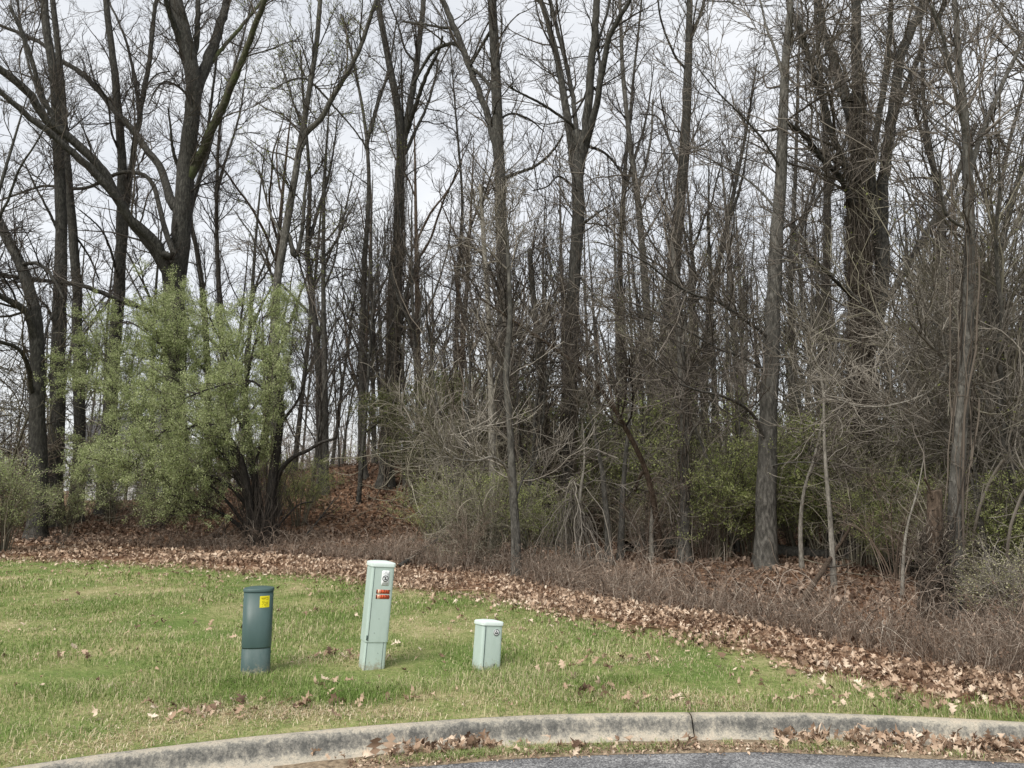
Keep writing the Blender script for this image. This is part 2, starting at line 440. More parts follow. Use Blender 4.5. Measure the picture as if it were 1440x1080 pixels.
def asphalt():
    m, n, l, b, o = new_mat('asphalt')
    f = noise(n, l, 75, 4, 0.85); g = noise(n, l, 2.2, 5, 0.65); st = noise(n, l, 1.6, 6, 0.7, mscale=(.5, 2.2, 1))
    r = ramp(n, [(.38, (.05, .05, .052)), (.5, (.14, .14, .145)), (.58, (.29, .29, .29)), (.68, (.52, .51, .50))])
    a = n.new('ShaderNodeMath'); a.operation = 'MULTIPLY_ADD'; a.inputs[1].default_value = .35
    l.new(g.outputs['Fac'], a.inputs[0])
    s2 = n.new('ShaderNodeMath'); s2.operation = 'SUBTRACT'; s2.inputs[1].default_value = .17
    l.new(f.outputs['Fac'], s2.inputs[0]); l.new(s2.outputs[0], a.inputs[2])
    l.new(a.outputs[0], r.inputs['Fac'])
    rs = ramp(n, [(.60, (0, 0, 0)), (.68, (1, 1, 1))]); l.new(st.outputs['Fac'], rs.inputs['Fac'])
    mf = n.new('ShaderNodeMath'); mf.operation = 'MULTIPLY'; mf.inputs[1].default_value = .5; l.new(rs.outputs['Color'], mf.inputs[0])
    mx = n.new('ShaderNodeMix'); mx.data_type = 'RGBA'; l.new(mf.outputs[0], mx.inputs['Factor']); l.new(r.outputs['Color'], mx.inputs[6]); mx.inputs[7].default_value = (.5, .49, .47, 1)
    l.new(mx.outputs[2], b.inputs['Base Color'])
    bp = n.new('ShaderNodeBump'); bp.inputs['Strength'].default_value = .8; bp.inputs['Distance'].default_value = .006
    l.new(f.outputs['Fac'], bp.inputs['Height']); l.new(bp.outputs['Normal'], b.inputs['Normal'])
    return m
acc = Acc(); n_ = 360; aa = np.arange(n_) / n_ * 2 * np.pi
rows = []
for rv, z in ((0.01, .05), (KR * .5, .042), (KR - .9, .034), (KR - .52, .032), (KR - .49, .029), (KR - .485, -.1)):
    w = 0.02 * sines(np.cos(aa) * KR, np.sin(aa) * KR, 3.0, 31) if rv > KR - .6 else 0
    rows.append(np.stack([KC[0] + (rv + w) * np.cos(aa), KC[1] + (rv + w) * np.sin(aa), np.full(n_, z)], -1))
V = np.array(rows); i, j = np.meshgrid(np.arange(len(rows) - 1), np.arange(n_), indexing='ij'); j2 = (j + 1) % n_
acc.add(V.reshape(-1, 3), np.stack([i * n_ + j, i * n_ + n_ + j, i * n_ + n_ + j2, i * n_ + j2], -1).reshape(-1, 4))
tag(acc.build('road', asphalt()), kind='structure')

# ------------------------------------------------------------------ lawn grass
def blades(acc, x, y, h, w, lean, z=None):
    m = len(x); z = gz(x, y) if z is None else z
    a = rng.uniform(0, 6.28, m); d = np.stack([np.cos(a), np.sin(a), 0 * a], -1); s = np.stack([-np.sin(a), np.cos(a), 0 * a], -1)
    p = np.stack([x, y, z - .006], -1); up = np.array([0, 0, 1.0])
    h = h[:, None]; w = w[:, None]; lean = lean[:, None]
    m1 = p + up * h * .6 + d * h * lean * .35; t = p + up * h * (1 - lean * .35) + d * h * lean
    V = np.stack([p - s * w, p + s * w, m1 + s * w * .8, m1 - s * w * .8, t], 1).reshape(-1, 3)
    k = np.arange(m)[:, None] * 5
    acc.add(V, k + np.array([[0, 1, 2, 3]]), k + np.array([[3, 2, 4]]))

acc = Acc()
for n_, y0, y1, x0, x1, wd, hs in ((240000, 2.5, 7.0, -6.5, 4.6, .0021, 1.0), (170000, 7.0, 11.5, -11, 4.6, .0032, .95), (110000, 11.5, 21, -19, 1, .0058, 1.0)):
    x = rng.uniform(x0, x1, n_); y = rng.uniform(y0, y1, n_)
    r = np.hypot(x - KC[0], y - KC[1])
    cl = sines(x, y, 2.6, 41)                                   # tufts and thin spots
    keep = (r > KR - .022) & (y < edge_y(x) + .25 * sines(x, y, 2.2, 42) + .1 + rng.normal(0, .22, n_)) & (rng.uniform(0, 1, n_) < .62 + .5 * cl)
    x, y, cl = x[keep], y[keep], cl[keep]; m_ = len(x)
    c2 = sines(x, y, 1.1, 43)
    h = hs * rng.uniform(.02, .052, m_) * (1 + .7 * np.clip(cl, -.6, 1) + .7 * np.clip(c2, -.3, 1)) * np.where(rng.uniform(size=m_) < .07, 1.8, 1)
    blades(acc, x, y, h, wd * rng.uniform(.6, 1.4, m_), rng.uniform(.2, 1.1, m_))
for px, py, n_, sp, hh in ((480, 983, 1500, .30, .10), (560, 972, 1200, .28, .10), (110, 975, 1400, .35, .09), (350, 962, 900, .3, .09), (860, 958, 900, .22, .09), (30, 930, 1000, .4, .09), (250, 985, 600, .2, .08), (1080, 992, 500, .25, .08), (1160, 1000, 500, .25, .08), (760, 960, 500, .25, .08), (200, 905, 900, .6, .08), (1000, 900, 500, .3, .08), (590, 905, 700, .4, .08), (420, 880, 700, .5, .08), (690, 955, 500, .2, .08)):
    p = on_ground(px, py); x = rng.normal(p[0], sp, n_); y = rng.normal(p[1], sp * .5, n_); k = np.hypot(x - KC[0], y - KC[1]) > KR - .01; x, y = x[k], y[k]
    blades(acc, x, y, hh * rng.uniform(.4, 1.1, len(x)), .0022 * rng.uniform(.6, 1.5, len(x)), rng.uniform(.2, 1.2, len(x)))
tag(acc.build('grass', M['grass'], smooth=False), 'short patchy green lawn grass between the kerb and the dead leaves', 'grass', kind='stuff')

M['straw'] = island('straw', [(0, (.26, .19, .11)), (.5, (.46, .37, .23)), (1, (.66, .58, .42))])
acc = Acc()
for px, py, n_, sp in ((290, 1006, 1500, .38), (380, 1000, 1400, .32), (440, 1003, 900, .25), (470, 925, 900, .32), (430, 860, 700, .45), (950, 985, 1100, .3), (820, 980, 900, .3), (900, 930, 700, .25), (180, 1040, 900, .3), (90, 1062, 700, .3), (560, 1005, 500, .2), (700, 985, 500, .25), (1050, 995, 800, .3), (1250, 998, 500, .3), (120, 830, 1600, 1.4), (330, 820, 1200, 1.2), (60, 870, 700, .6), (650, 880, 600, .4)):
    p = on_ground(px, py); x = rng.normal(p[0], sp, n_); y = rng.normal(p[1], sp * .55, n_); k = (np.hypot(x - KC[0], y - KC[1]) > KR - .015); x, y = x[k], y[k]
    blades(acc, x, y, rng.uniform(.02, .055, len(x)), .0018 * rng.uniform(.6, 1.5, len(x)), rng.uniform(.7, 1.5, len(x)))
tag(acc.build('dead_grass', M['straw'], smooth=False), 'pale dead straw patches matted in the lawn', 'grass', kind='stuff')

# tufts of grass in the gutter
def gutter(px):  # angle along the kerb of a picture column on the gutter line
    p = at_z(px, 1048, .025); return math.atan2(p[1] - KC[1], p[0] - KC[0])
acc = Acc()
for px, n_, sp, dm in ((610, 1300, .16, .38), (690, 1900, .22, .37), (760, 1100, .14, .38), (850, 380, .1, .35), (730, 120, .04, .24), (940, 120, .08, .36), (1023, 120, .025, .36), (1100, 260, .06, .37), (1165, 1300, .11, .34), (640, 500, .2, .42), (900, 300, .12, .42), (1130, 300, .05, .4), (1330, 200, .08, .42), (1245, 200, .07, .36), (800, 200, .2, .4)):
    a = gutter(px) + rng.normal(0, sp, n_) / KR; d = np.clip(rng.normal(dm, .035, n_), .2, .46)
    x = KC[0] + (KR - d) * np.cos(a); y = KC[1] + (KR - d) * np.sin(a)
    blades(acc, x, y, rng.uniform(.015, .065, n_), rng.uniform(.001, .0024, n_), rng.uniform(.2, 1.1, n_), z=np.full(n_, .03))
tag(acc.build('gutter_grass', M['grass'], smooth=False), 'green tufts of grass growing in the gutter dirt', 'grass', kind='stuff')
# a film of soil in the gutter
acc = Acc(); a = np.linspace(gutter(380), gutter(1700), 260); rows = []
for d, z in ((.20, .024), (.27, .036), (.36, .04), (.44, .035), (.5, .022)):
    w = .025 * sines(a * KR, a * 0 + d, 4., 51)
    rows.append(np.stack([KC[0] + (KR - d + w) * np.cos(a), KC[1] + (KR - d + w) * np.sin(a), z + .006 * sines(a * KR, a * 0 + d * 3, 3., 52)], -1))
V = np.array(rows); n_ = len(a); i, j = np.meshgrid(np.arange(4), np.arange(n_ - 1), indexing='ij')
acc.add(V.reshape(-1, 3), np.stack([i * n_ + j, i * n_ + j + 1, i * n_ + n_ + j + 1, i * n_ + n_ + j], -1).reshape(-1, 4))
m, n, l, b, o = new_mat('gutter_soil'); nz = noise(n, l, 25, 5, .75); r = ramp(n, [(.35, (.10, .075, .05)), (.55, (.26, .20, .135)), (.7, (.38, .31, .22))]); l.new(nz.outputs['Fac'], r.inputs['Fac']); l.new(r.outputs['Color'], b.inputs['Base Color'])
tag(acc.build('gutter_soil', m), kind='structure')

# ------------------------------------------------------------------ fallen leaves
ST = np.array([(0, .015), (.14, .05), (.26, .25), (.36, .10), (.52, .33), (.62, .11), (.78, .24), (.88, .09), (1.0, .015)])
ST_S = np.array([(0, .02), (.3, .24), (.6, .30), (1.0, .03)])
def dead_leaves(acc, x, y, z, size, tilt=.5, st=ST, curl=1.0):
    m = len(x); k = len(st)
    u = st[:, 0] - .5; hw = st[:, 1]
    s = size[:, None]
    c = rng.normal(0, 1.1, (m, 1)) * curl; cc = rng.uniform(-.2, 1.3, (m, 1)) * curl
    lx = u[None] * s * np.ones((m, 1)); bend = s * c * (u[None] ** 2) * .9
    jit = 1 + rng.normal(0, .22, (m, k))
    L = np.stack([np.stack([lx, hw * s * jit * q, bend + cc * s * (hw * jit) ** 2 * 2.2 * abs(q) + (rng.normal(0, .03, (m, k)) * s if q else 0)], -1) for q in (-1, 0, 1)], 2)   # m k 3 3
    a, b_, c_ = rng.uniform(0, 6.28, m), rng.normal(0, tilt, m), rng.normal(0, tilt, m)
    ca, sa, cb, sb, cg, sg = np.cos(a), np.sin(a), np.cos(b_), np.sin(b_), np.cos(c_), np.sin(c_)
    Rz = np.zeros((m, 3, 3)); Rz[:, 0, 0] = ca; Rz[:, 0, 1] = -sa; Rz[:, 1, 0] = sa; Rz[:, 1, 1] = ca; Rz[:, 2, 2] = 1
    Ry = np.zeros((m, 3, 3)); Ry[:, 0, 0] = cb; Ry[:, 0, 2] = sb; Ry[:, 2, 0] = -sb; Ry[:, 2, 2] = cb; Ry[:, 1, 1] = 1
    Rx = np.zeros((m, 3, 3)); Rx[:, 1, 1] = cg; Rx[:, 1, 2] = -sg; Rx[:, 2, 1] = sg; Rx[:, 2, 2] = cg; Rx[:, 0, 0] = 1
    V = np.einsum('mij,mkqj->mkqi', Rz @ Ry @ Rx, L)
    low = V[..., 2].min(axis=(1, 2)); V = V + np.stack([x, y, z - low * .8], -1)[:, None, None, :]
    i = np.arange(m)[:, None, None] * k * 3; kk = np.arange(k - 1)[None, :, None] * 3; q = np.arange(2)[None, None]
    Q = np.stack([i + kk + q, i + kk + q + 1, i + kk + 3 + q + 1, i + kk + 3 + q], -1).reshape(-1, 4)
    acc.add(V.reshape(-1, 3), Q)

acc = Acc()
def strip_leaves(n_, x0, x1, st, sz, pile, lo=-.1):
    x = rng.uniform(x0, x1, n_); e = edge_y(x); b_ = brush_y(x)
    f = rng.beta(1.5, 1.5, n_) * 1.15 + lo; y = e + f * (b_ - e) + rng.normal(0, .17, n_) + .25 * sines(x, e, 2.2, 42)
    dens = np.clip(.62 + .75 * sines(x, y, 1.9, 61), .12, 1) * np.clip((f + .10) * 3, .10, 1)
    k = (rng.uniform(size=n_) < dens) & (np.hypot(x - KC[0], y - KC[1]) > KR + .03)
    x, y = x[k], y[k]; m_ = len(x)
    dead_leaves(acc, x, y, gz(x, y) + rng.uniform(0, pile, m_), sz * rng.uniform(.35, 1.4, m_), .6, st, 1.35)
strip_leaves(12500, .6, 6.5, ST, .068, .045)
strip_leaves(10500, -4.5, .8, ST, .072, .03)
strip_leaves(17000, -20, -4, ST_S, .095, .025)
# drifting out over the lawn, ever fewer
for n_, sd_, st in ((1500, .3, ST), (900, 1.0, ST), (420, 3.2, ST)):
    x = rng.uniform(-16, 4.5, n_); y = edge_y(x) - np.abs(rng.normal(0, sd_, n_)); k = (np.hypot(x - KC[0], y - KC[1]) > KR + .04); x, y = x[k], y[k]
    dead_leaves(acc, x, y, gz(x, y) + .018, .085 * rng.uniform(.35, 1.2, len(x)), .4, st, 1.3)
for px, py, n_, sp in ((285, 1004, 34, .22), (430, 992, 26, .2), (880, 930, 16, .15), (930, 985, 14, .2), (830, 975, 14, .15), (470, 925, 18, .2), (480, 965, 8, .2), (580, 985, 6, .1), (100, 925, 10, .25), (800, 945, 12, .2), (1180, 985, 20, .3), (250, 880, 8, .3)):
    p = on_ground(px, py); x = rng.normal(p[0], sp, n_); y = rng.normal(p[1], sp * .5, n_); k = (np.hypot(x - KC[0], y - KC[1]) > KR + .04); x, y = x[k], y[k]
    dead_leaves(acc, x, y, gz(x, y) + .02, .09 * rng.uniform(.4, 1.2, len(x)), .5)
x = rng.uniform(-12, 4.5, 5200); y = KC[1] + rng.uniform(0, 17, 5200); k = (np.hypot(x - KC[0], y - KC[1]) > KR + .03) & (y < edge_y(x)) & (rng.uniform(size=5200) < .35 + .6 * sines(x, y, 1.3, 65)); x, y = x[k], y[k]
dead_leaves(acc, x, y, gz(x, y) + .012, rng.uniform(.015, .05, len(x)), .5, ST_S, 1.5)
tag(acc.build('fallen_leaves', M['dead_leaf']), 'band of tan and brown fallen oak leaves along the lawn edge', 'leaves', kind='stuff')

acc = Acc()
for a0, a1, n_, dm, ds in ((545, 700, 95, .30, .05), (560, 690, 30, .26, .04), (700, 1000, 45, .40, .05), (1090, 1250, 130, .31, .05), (1200, 1460, 330, .32, .06), (1440, 1900, 300, .31, .07), (430, 560, 12, .3, .08)):
    a = gutter(a0) + (gutter(a1) - gutter(a0)) * rng.uniform(size=n_); d = np.clip(rng.normal(dm, ds, n_), .17, .48)
    dead_leaves(acc, KC[0] + (KR - d) * np.cos(a), KC[1] + (KR - d) * np.sin(a), .034 + rng.uniform(0, .05, n_) * (d < .36), .08 * rng.uniform(.35, 1.2, n_), .8, ST, 1.6)
a = gutter(480) + (gutter(1600) - gutter(480)) * rng.uniform(size=2600); d = np.clip(rng.normal(.40, .06, 2600), .22, .56)   # crumbs of leaf
dead_leaves(acc, KC[0] + (KR - d) * np.cos(a), KC[1] + (KR - d) * np.sin(a), np.full(2600, .038), rng.uniform(.008, .03, 2600), .6, ST_S)
for px in (521, 543, 596, 657):                              # big leaves standing against the kerb
    a = np.array([gutter(px)]); d = np.array([.27]); dead_leaves(acc, KC[0] + (KR - d) * np.cos(a), KC[1] + (KR - d) * np.sin(a), np.array([.045]), np.array([.14]), .9)
tag(acc.build('gutter_leaves', M['dead_leaf']), 'dry brown leaves and crumbs drifted along the gutter', 'leaves', kind='stuff')

acc = Acc()
x = rng.uniform(-26, 12, 120000); y = 5 + 29 * rng.beta(1.2, 1.7, 120000)
k = (y > brush_y(x) - .15) & (np.abs(x) < 3 + y * .75) & (rng.uniform(size=len(x)) < .7 + .4 * sines(x, y, .9, 71)); x, y = x[k], y[k]
near = y < 10
dead_leaves(acc, x[near], y[near], gz(x[near], y[near]) + rng.uniform(0, .03, near.sum()), .085 * rng.uniform(.5, 1.3, near.sum()), .7, ST, 1.6)
x, y = x[~near], y[~near]
dead_leaves(acc, x, y, gz(x, y) + rng.uniform(0, .03, len(x)), (.075 + .0016 * y) * rng.uniform(.5, 1.3, len(x)), .7, ST_S, 1.6)
tag(acc.build('leaf_litter', M['dead_leaf_old_shaded']), 'dull reddish brown leaf litter covering the floor of the wood', 'leaves', kind='stuff')
#PART2

# ------------------------------------------------------------------ the three utility pedestals on the lawn
def plain(name, col, rough=.5, spec=.4, grime=None, sc=6., amt=.5):
    m, n, l, b, o = new_mat(name)
    b.inputs['Roughness'].default_value = rough; b.inputs['Specular IOR Level'].default_value = spec
    if grime:
        a = noise(n, l, sc, 6, .7, mscale=(1, 1, .35)); r = ramp(n, [(.42, (0, 0, 0)), (.75, (1, 1, 1))]); l.new(a.outputs['Fac'], r.inputs['Fac'])
        mm = n.new('ShaderNodeMath'); mm.operation = 'MULTIPLY'; mm.inputs[1].default_value = amt; l.new(r.outputs['Color'], mm.inputs[0])
        mx = n.new('ShaderNodeMix'); mx.data_type = 'RGBA'; l.new(mm.outputs[0], mx.inputs['Factor']); mx.inputs[6].default_value = (*col, 1); mx.inputs[7].default_value = (*grime, 1)
        tc = n.new('ShaderNodeTexCoord'); sx = n.new('ShaderNodeSeparateXYZ'); l.new(tc.outputs['Object'], sx.inputs[0])
        mud = noise(n, l, 26, 5, .75); m1 = n.new('ShaderNodeMath'); m1.operation = 'MULTIPLY_ADD'; m1.inputs[1].default_value = -2.6; l.new(sx.outputs['Z'], m1.inputs[0]); l.new(mud.outputs['Fac'], m1.inputs[2])
        rm = ramp(n, [(.26, (0, 0, 0)), (.5, (.8, .8, .8))]); l.new(m1.outputs[0], rm.inputs['Fac']); m2 = n.new('ShaderNodeMix'); m2.data_type = 'RGBA'; l.new(rm.outputs['Color'], m2.inputs['Factor']); l.new(mx.outputs[2], m2.inputs[6]); m2.inputs[7].default_value = (.27, .235, .16, 1)
        l.new(m2.outputs[2], b.inputs['Base Color'])
        rr_ = noise(n, l, 3, 4, .6); ma = n.new('ShaderNodeMath'); ma.operation = 'MULTIPLY_ADD'; ma.inputs[1].default_value = .3; ma.inputs[2].default_value = rough - .15
        l.new(rr_.outputs['Fac'], ma.inputs[0]); l.new(ma.outputs[0], b.inputs['Roughness'])
    else: b.inputs['Base Color'].default_value = (*col, 1)
    return m
M['ped_green'] = plain('dark_green_plastic', (.050, .090, .085), .45, .4, (.075, .125, .12), 7, .55)
M['ped_base'] = plain('scuffed_green_plastic', (.050, .088, .084), .55, .3, (.12, .15, .145), 11, .55)
M['ped_pale'] = plain('pale_green_plastic', (.45, .545, .50), .5, .35, (.34, .43, .38), 9, .6)
M['ped_cap'] = plain('pale_green_cap', (.60, .68, .645), .5, .35, (.46, .55, .51), 9, .5)
M['seam'] = plain('seam_shadow_gap', (.05, .075, .07), .8, .1)
M['white_label'] = plain('white_label', (.74, .76, .76), .4, .3)
M['ink'] = plain('black_ink', (.03, .03, .035), .6, .2)
M['grey_ink'] = plain('grey_ink', (.42, .44, .45), .6, .2)
M['orange'] = plain('orange_tag', (.62, .11, .04), .5, .3)
M['orange_pale'] = plain('pale_orange_tag', (.82, .56, .40), .5, .3)
M['orange_ink'] = plain('dark_red_ink', (.14, .03, .02), .6, .2)
M['yellow'] = plain('yellow_label', (.75, .66, .02), .45, .3)
M['olive_ink'] = plain('olive_ink', (.30, .25, .01), .6, .2)

def loft(acc, secs, seg=48, closed=True):
    """stacked super-ellipse rings: (z, half width, half depth, squareness)"""
    t = np.arange(seg) / seg * 2 * np.pi; rows = []
    for (z, a, b_, e) in secs:
        c, s = np.cos(t), np.sin(t)
        rows.append(np.stack([a * np.sign(c) * np.abs(c) ** (2 / e), b_ * np.sign(s) * np.abs(s) ** (2 / e), np.full(seg, z)], -1))
    V = np.array(rows).reshape(-1, 3); k = len(secs)
    i, j = np.meshgrid(np.arange(k - 1), np.arange(seg), indexing='ij'); j2 = (j + 1) % seg
    T = None
    if closed:
        V = np.concatenate([V, [[0, 0, secs[-1][0]]]]); j = np.arange(seg); T = np.stack([(k - 1) * seg + j, (k - 1) * seg + (j + 1) % seg, np.full(seg, k * seg)], -1)
    i, j = np.meshgrid(np.arange(k - 1), np.arange(seg), indexing='ij'); j2 = (j + 1) % seg
    acc.add(V, np.stack([i * seg + j, i * seg + j2, i * seg + seg + j2, i * seg + seg + j], -1).reshape(-1, 4), T)

def local(acc, name, mat, parent, smooth=False):
    o = acc.build(name, mat, parent); return o

def edge_split(o, ang=35):
    md = o.modifiers.new('sharp', 'EDGE_SPLIT'); md.split_angle = rad(ang)

def writing(txt, name, size, mat, parent, x, y, z, depth=.0006):
    c = bpy.data.curves.new(name, 'FONT'); c.body = txt; c.size = size; c.align_x = 'CENTER'; c.align_y = 'CENTER'; c.extrude = depth
    t = bpy.data.objects.new(name, c); COL.objects.link(t)
    dg = bpy.context.evaluated_depsgraph_get(); me = bpy.data.meshes.new_from_object(t.evaluated_get(dg)); bpy.data.objects.remove(t)
    me.materials.append(mat); o = bpy.data.objects.new(name, me); COL.objects.link(o)
    o.parent = parent; o.rotation_euler = (rad(90), 0, 0); o.location = (x, y, z); return o

def disc(acc, x, y, z, r0, r1, th=.0012, seg=28):
    t = np.arange(seg) / seg * 2 * np.pi; V = []
    for rr_, yy in ((r0, 0), (r0, -th), (r1, -th), (r1, 0)):
        V.append(np.stack([x + rr_ * np.cos(t), np.full(seg, y + yy), z + rr_ * np.sin(t)], -1))
    V = np.array(V).reshape(-1, 3); i, j = np.meshgrid(np.arange(3), np.arange(seg), indexing='ij'); j2 = (j + 1) % seg
    acc.add(V, np.stack([i * seg + j, i * seg + j2, i * seg + seg + j2, i * seg + seg + j], -1).reshape(-1, 4))

def pedestal(name, px, py, yaw, lean, label, lean_back=0):
    p = on_ground(px, py); o = empty(name, (p[0], p[1], p[2] - .02))
    o.rotation_euler = (rad(lean_back), rad(lean), rad(yaw)); o.rotation_mode = 'XYZ'
    return tag(o, label, 'utility pedestal', 'utility pedestals on the lawn')

# dark green round-fronted one
g = pedestal('utility_pedestal', 359, 946, 12, 0, 'dark green round fronted utility pedestal with a yellow sticker, standing on the grass')
a = Acc(); loft(a, [(0, .1185, .1025, 2.9), (.25, .1175, .1015, 2.9), (.251, .11, .095, 2.9)]); local(a, 'base', M['ped_base'], g, True)
a = Acc(); loft(a, [(.238, .117, .101, 2.9), (.236, .120, .104, 2.9), (.245, .121, .105, 2.9), (.70, .121, .105, 2.9)]); cv = local(a, 'cover', M['ped_green'], g, True)
a = Acc(); loft(a, [(.698, .121, .105, 2.9), (.70, .127, .111, 2.9), (.716, .127, .111, 2.9), (.722, .123, .107, 2.9), (.732, .08, .07, 2.6), (.736, .03, .025, 2.2)]); cp = local(a, 'cap', M['ped_green'], g, True); edge_split(cp, 40)
a = Acc(); box(a, -.103, -.068, .47, .004, .004, .44); local(a, 'seam', M['seam'], cv)
# the yellow sticker follows the curved front
def wrap_y(x, a_=.121, b_=.105, e=2.9): return -b_ * (1 - (abs(x) / a_) ** e) ** (1 / e)
a = Acc(); xs = np.linspace(.022, .098, 10); V = []
for z in (.57, .665):
    for x in xs: V.append((x, wrap_y(x) - .0015, z))
for z in (.57, .665):
    for x in xs: V.append((x, wrap_y(x) - .0003, z))
q = [[k, k + 1, 10 + k + 1, 10 + k] for k in range(9)]; a.add(V, q); st = local(a, 'sticker', M['yellow'], cv, True)
a = Acc(); r_ = random.Random(4)
def mark(x0, x1, z0, z1):
    n_ = 4; V = []
    for z in (z0, z1):
        for k in range(n_): x = x0 + (x1 - x0) * k / (n_ - 1); V.append((x, wrap_y(x) - .0022, z))
    a.add(V, [[k, k + 1, n_ + k + 1, n_ + k] for k in range(n_ - 1)])
mark(.033, .088, .646, .652)
for k, z in enumerate(np.arange(.580, .640, .0075)):
    x = .032
    while x < .086:
        w_ = r_.uniform(.004, .014)
        if r_.random() < .72 and abs(x - .06) < .022 + .008 * r_.random(): mark(x, min(x + w_, .089), z, z + .004)
        x += w_ + .003
local(a, 'print', M['olive_ink'], st)

# tall pale one, leaning, square with a domed cap
g = pedestal('utility_pedestal', 522, 939, 24, 4.3, 'tall pale green leaning utility pedestal with white label and orange number tags')
a = Acc(); loft(a, [(0, .0985, .093, 9), (.27, .0985, .093, 9)], closed=False); bs = local(a, 'base', M['ped_pale'], g, True); edge_split(bs)
a = Acc(); loft(a, [(.254, .1, .095, 9), (.252, .104, .099, 9), (.262, .105, .1, 9), (.898, .105, .1, 9)]); cv = local(a, 'cover', M['ped_pale'], g, True); edge_split(cv)
a = Acc(); loft(a, [(.895, .106, .101, 9), (.896, .112, .107, 9), (.925, .113, .108, 9), (.932, .107, .102, 8), (.942, .06, .055, 5), (.945, .02, .018, 3)]); cp = local(a, 'cap', M['ped_cap'], g, True); edge_split(cp, 50)
a = Acc(); box(a, -.080, -.1005, .577, .003, .002, .63); local(a, 'seam', M['seam'], cv)
a = Acc(); box(a, .062, -.0935, .125, .003, .002, .25); local(a, 'seam', M['seam'], bs)
a = Acc(); box(a, -.083, -.0935, .125, .003, .002, .25); local(a, 'seam', M['seam'], bs)
a = Acc(); box(a, -.092, -.1015, .29, .01, .003, .04); local(a, 'latch', M['seam'], cv)
for x, z in ((.0, .45), (.02, .16), (-.03, .33)):
    a = Acc(); disc(a, x, -.1003 if z > .26 else -.0933, z, .0005, .003); local(a, 'screw', M['seam'], cv if z > .26 else bs)
a = Acc(); xs, zs = .036, .066; cx, cz = .024, .800
V = []; 
for y in (-.1003, -.1015):
    for k in range(32):
        t = k / 32 * 6.28318; c, s = math.cos(t), math.sin(t)
        V.append((cx + xs * np.sign(c) * abs(c) ** (2 / 7), y, cz + zs * np.sign(s) * abs(s) ** (2 / 9)))
V += [(cx, -.1015, cz)]
a.add(V, [[k, (k + 1) % 32, 32 + (k + 1) % 32, 32 + k] for k in range(32)], [[32 + k, 32 + (k + 1) % 32, 64] for k in range(32)])
wl_ = local(a, 'label', M['white_label'], cv)
a = Acc(); disc(a, cx, -.1016, cz - .004, .0215, .0275)
box(a, cx - .002, -.1021, cz - .002, .009, .001, .022); box(a, cx + .005, -.1021, cz - .011, .014, .001, .007); box(a, cx - .006, -.1021, cz - .012, .008, .001, .009); box(a, cx + .004, -.1021, cz + .009, .006, .001, .006)
sl = Acc(); box(sl, 0, 0, 0, .043, .001, .004); Rm = Matrix.Rotation(rad(45), 3, 'Y'); v_ = np.array([(Rm @ Vector(q)) for q in sl.v[0]]) + [cx, -.1023, cz - .004]; a.add(v_, sl.q[0])
local(a, 'symbol', M['ink'], wl_)
a = Acc()
for k, (w_, zz) in enumerate(((.026, .055), (.03, .048), (.048, .039), (.05, .034), (.054, -.043), (.034, -.055))): box(a, cx, -.1018, cz + zz, w_, .0006, .0026)
local(a, 'print', M['grey_ink'], wl_)
for z, txt in ((.682, '1717'), (.638, '1120')):
    tp = Acc(); box(tp, .014, -.1010, z, .118, .0016, .034); tg = local(tp, 'number_tag', M['orange'], cv)
    pp = Acc(); box(pp, -.022, -.1020, z, .022, .0008, .033); local(pp, 'number_plate', M['orange_pale'], tg)
    pp = Acc(); box(pp, -.042, -.1020, z, .011, .0008, .033); local(pp, 'edge', M['orange_ink'], tg)
    writing(txt, 'number', .044, M['orange_ink'], tg, .033, -.1022, z)
    writing('4' if z < .66 else '1', 'number', .034, M['orange'], tg, -.022, -.1028, z)

# short pale one, leaning
g = pedestal('utility_pedestal', 683, 941, 27, 5.5, 'short pale green leaning utility pedestal with a round white sticker', -3)
a = Acc(); loft(a, [(0, .094, .088, 8), (.06, .094, .088, 8)], closed=False); bs = local(a, 'base', M['ped_pale'], g, True); edge_split(bs)
a = Acc(); loft(a, [(.028, .096, .09, 8), (.026, .1, .094, 8), (.036, .101, .095, 8), (.395, .098, .092, 8)]); cv = local(a, 'cover', M['ped_pale'], g, True); edge_split(cv)
a = Acc(); loft(a, [(.392, .099, .093, 8), (.393, .106, .1, 8), (.418, .107, .101, 8), (.427, .1, .094, 7), (.436, .055, .05, 4), (.438, .02, .018, 3)]); cp = local(a, 'cap', M['ped_cap'], g, True); edge_split(cp, 50)
a = Acc(); box(a, -.072, -.0945, .215, .004, .004, .35); local(a, 'seam', M['seam'], cv)
a = Acc(); box(a, .030, -.0955, .062, .009, .003, .026); local(a, 'latch', M['ink'], cv)
a = Acc(); disc(a, .034, -.0938, .335, .0005, .029, .0016); rs_ = local(a, 'sticker', M['white_label'], cv)
a = Acc(); disc(a, .034, -.0955, .335, .0235, .028, .001)
box(a, .034, -.096, .328, .028, .001, .009); box(a, .034, -.096, .352, .004, .001, .012)
t = np.linspace(0, math.pi, 12); V = [(.034 + .0135 * math.cos(q), -.0964, .333 + .0125 * math.sin(q)) for q in t] + [(.034 + .0075 * math.cos(q), -.0964, .333 + .0065 * math.sin(q)) for q in t]
a.add(V, [[k, k + 1, 12 + k + 1, 12 + k] for k in range(11)]); local(a, 'symbol', M['ink'], rs_)

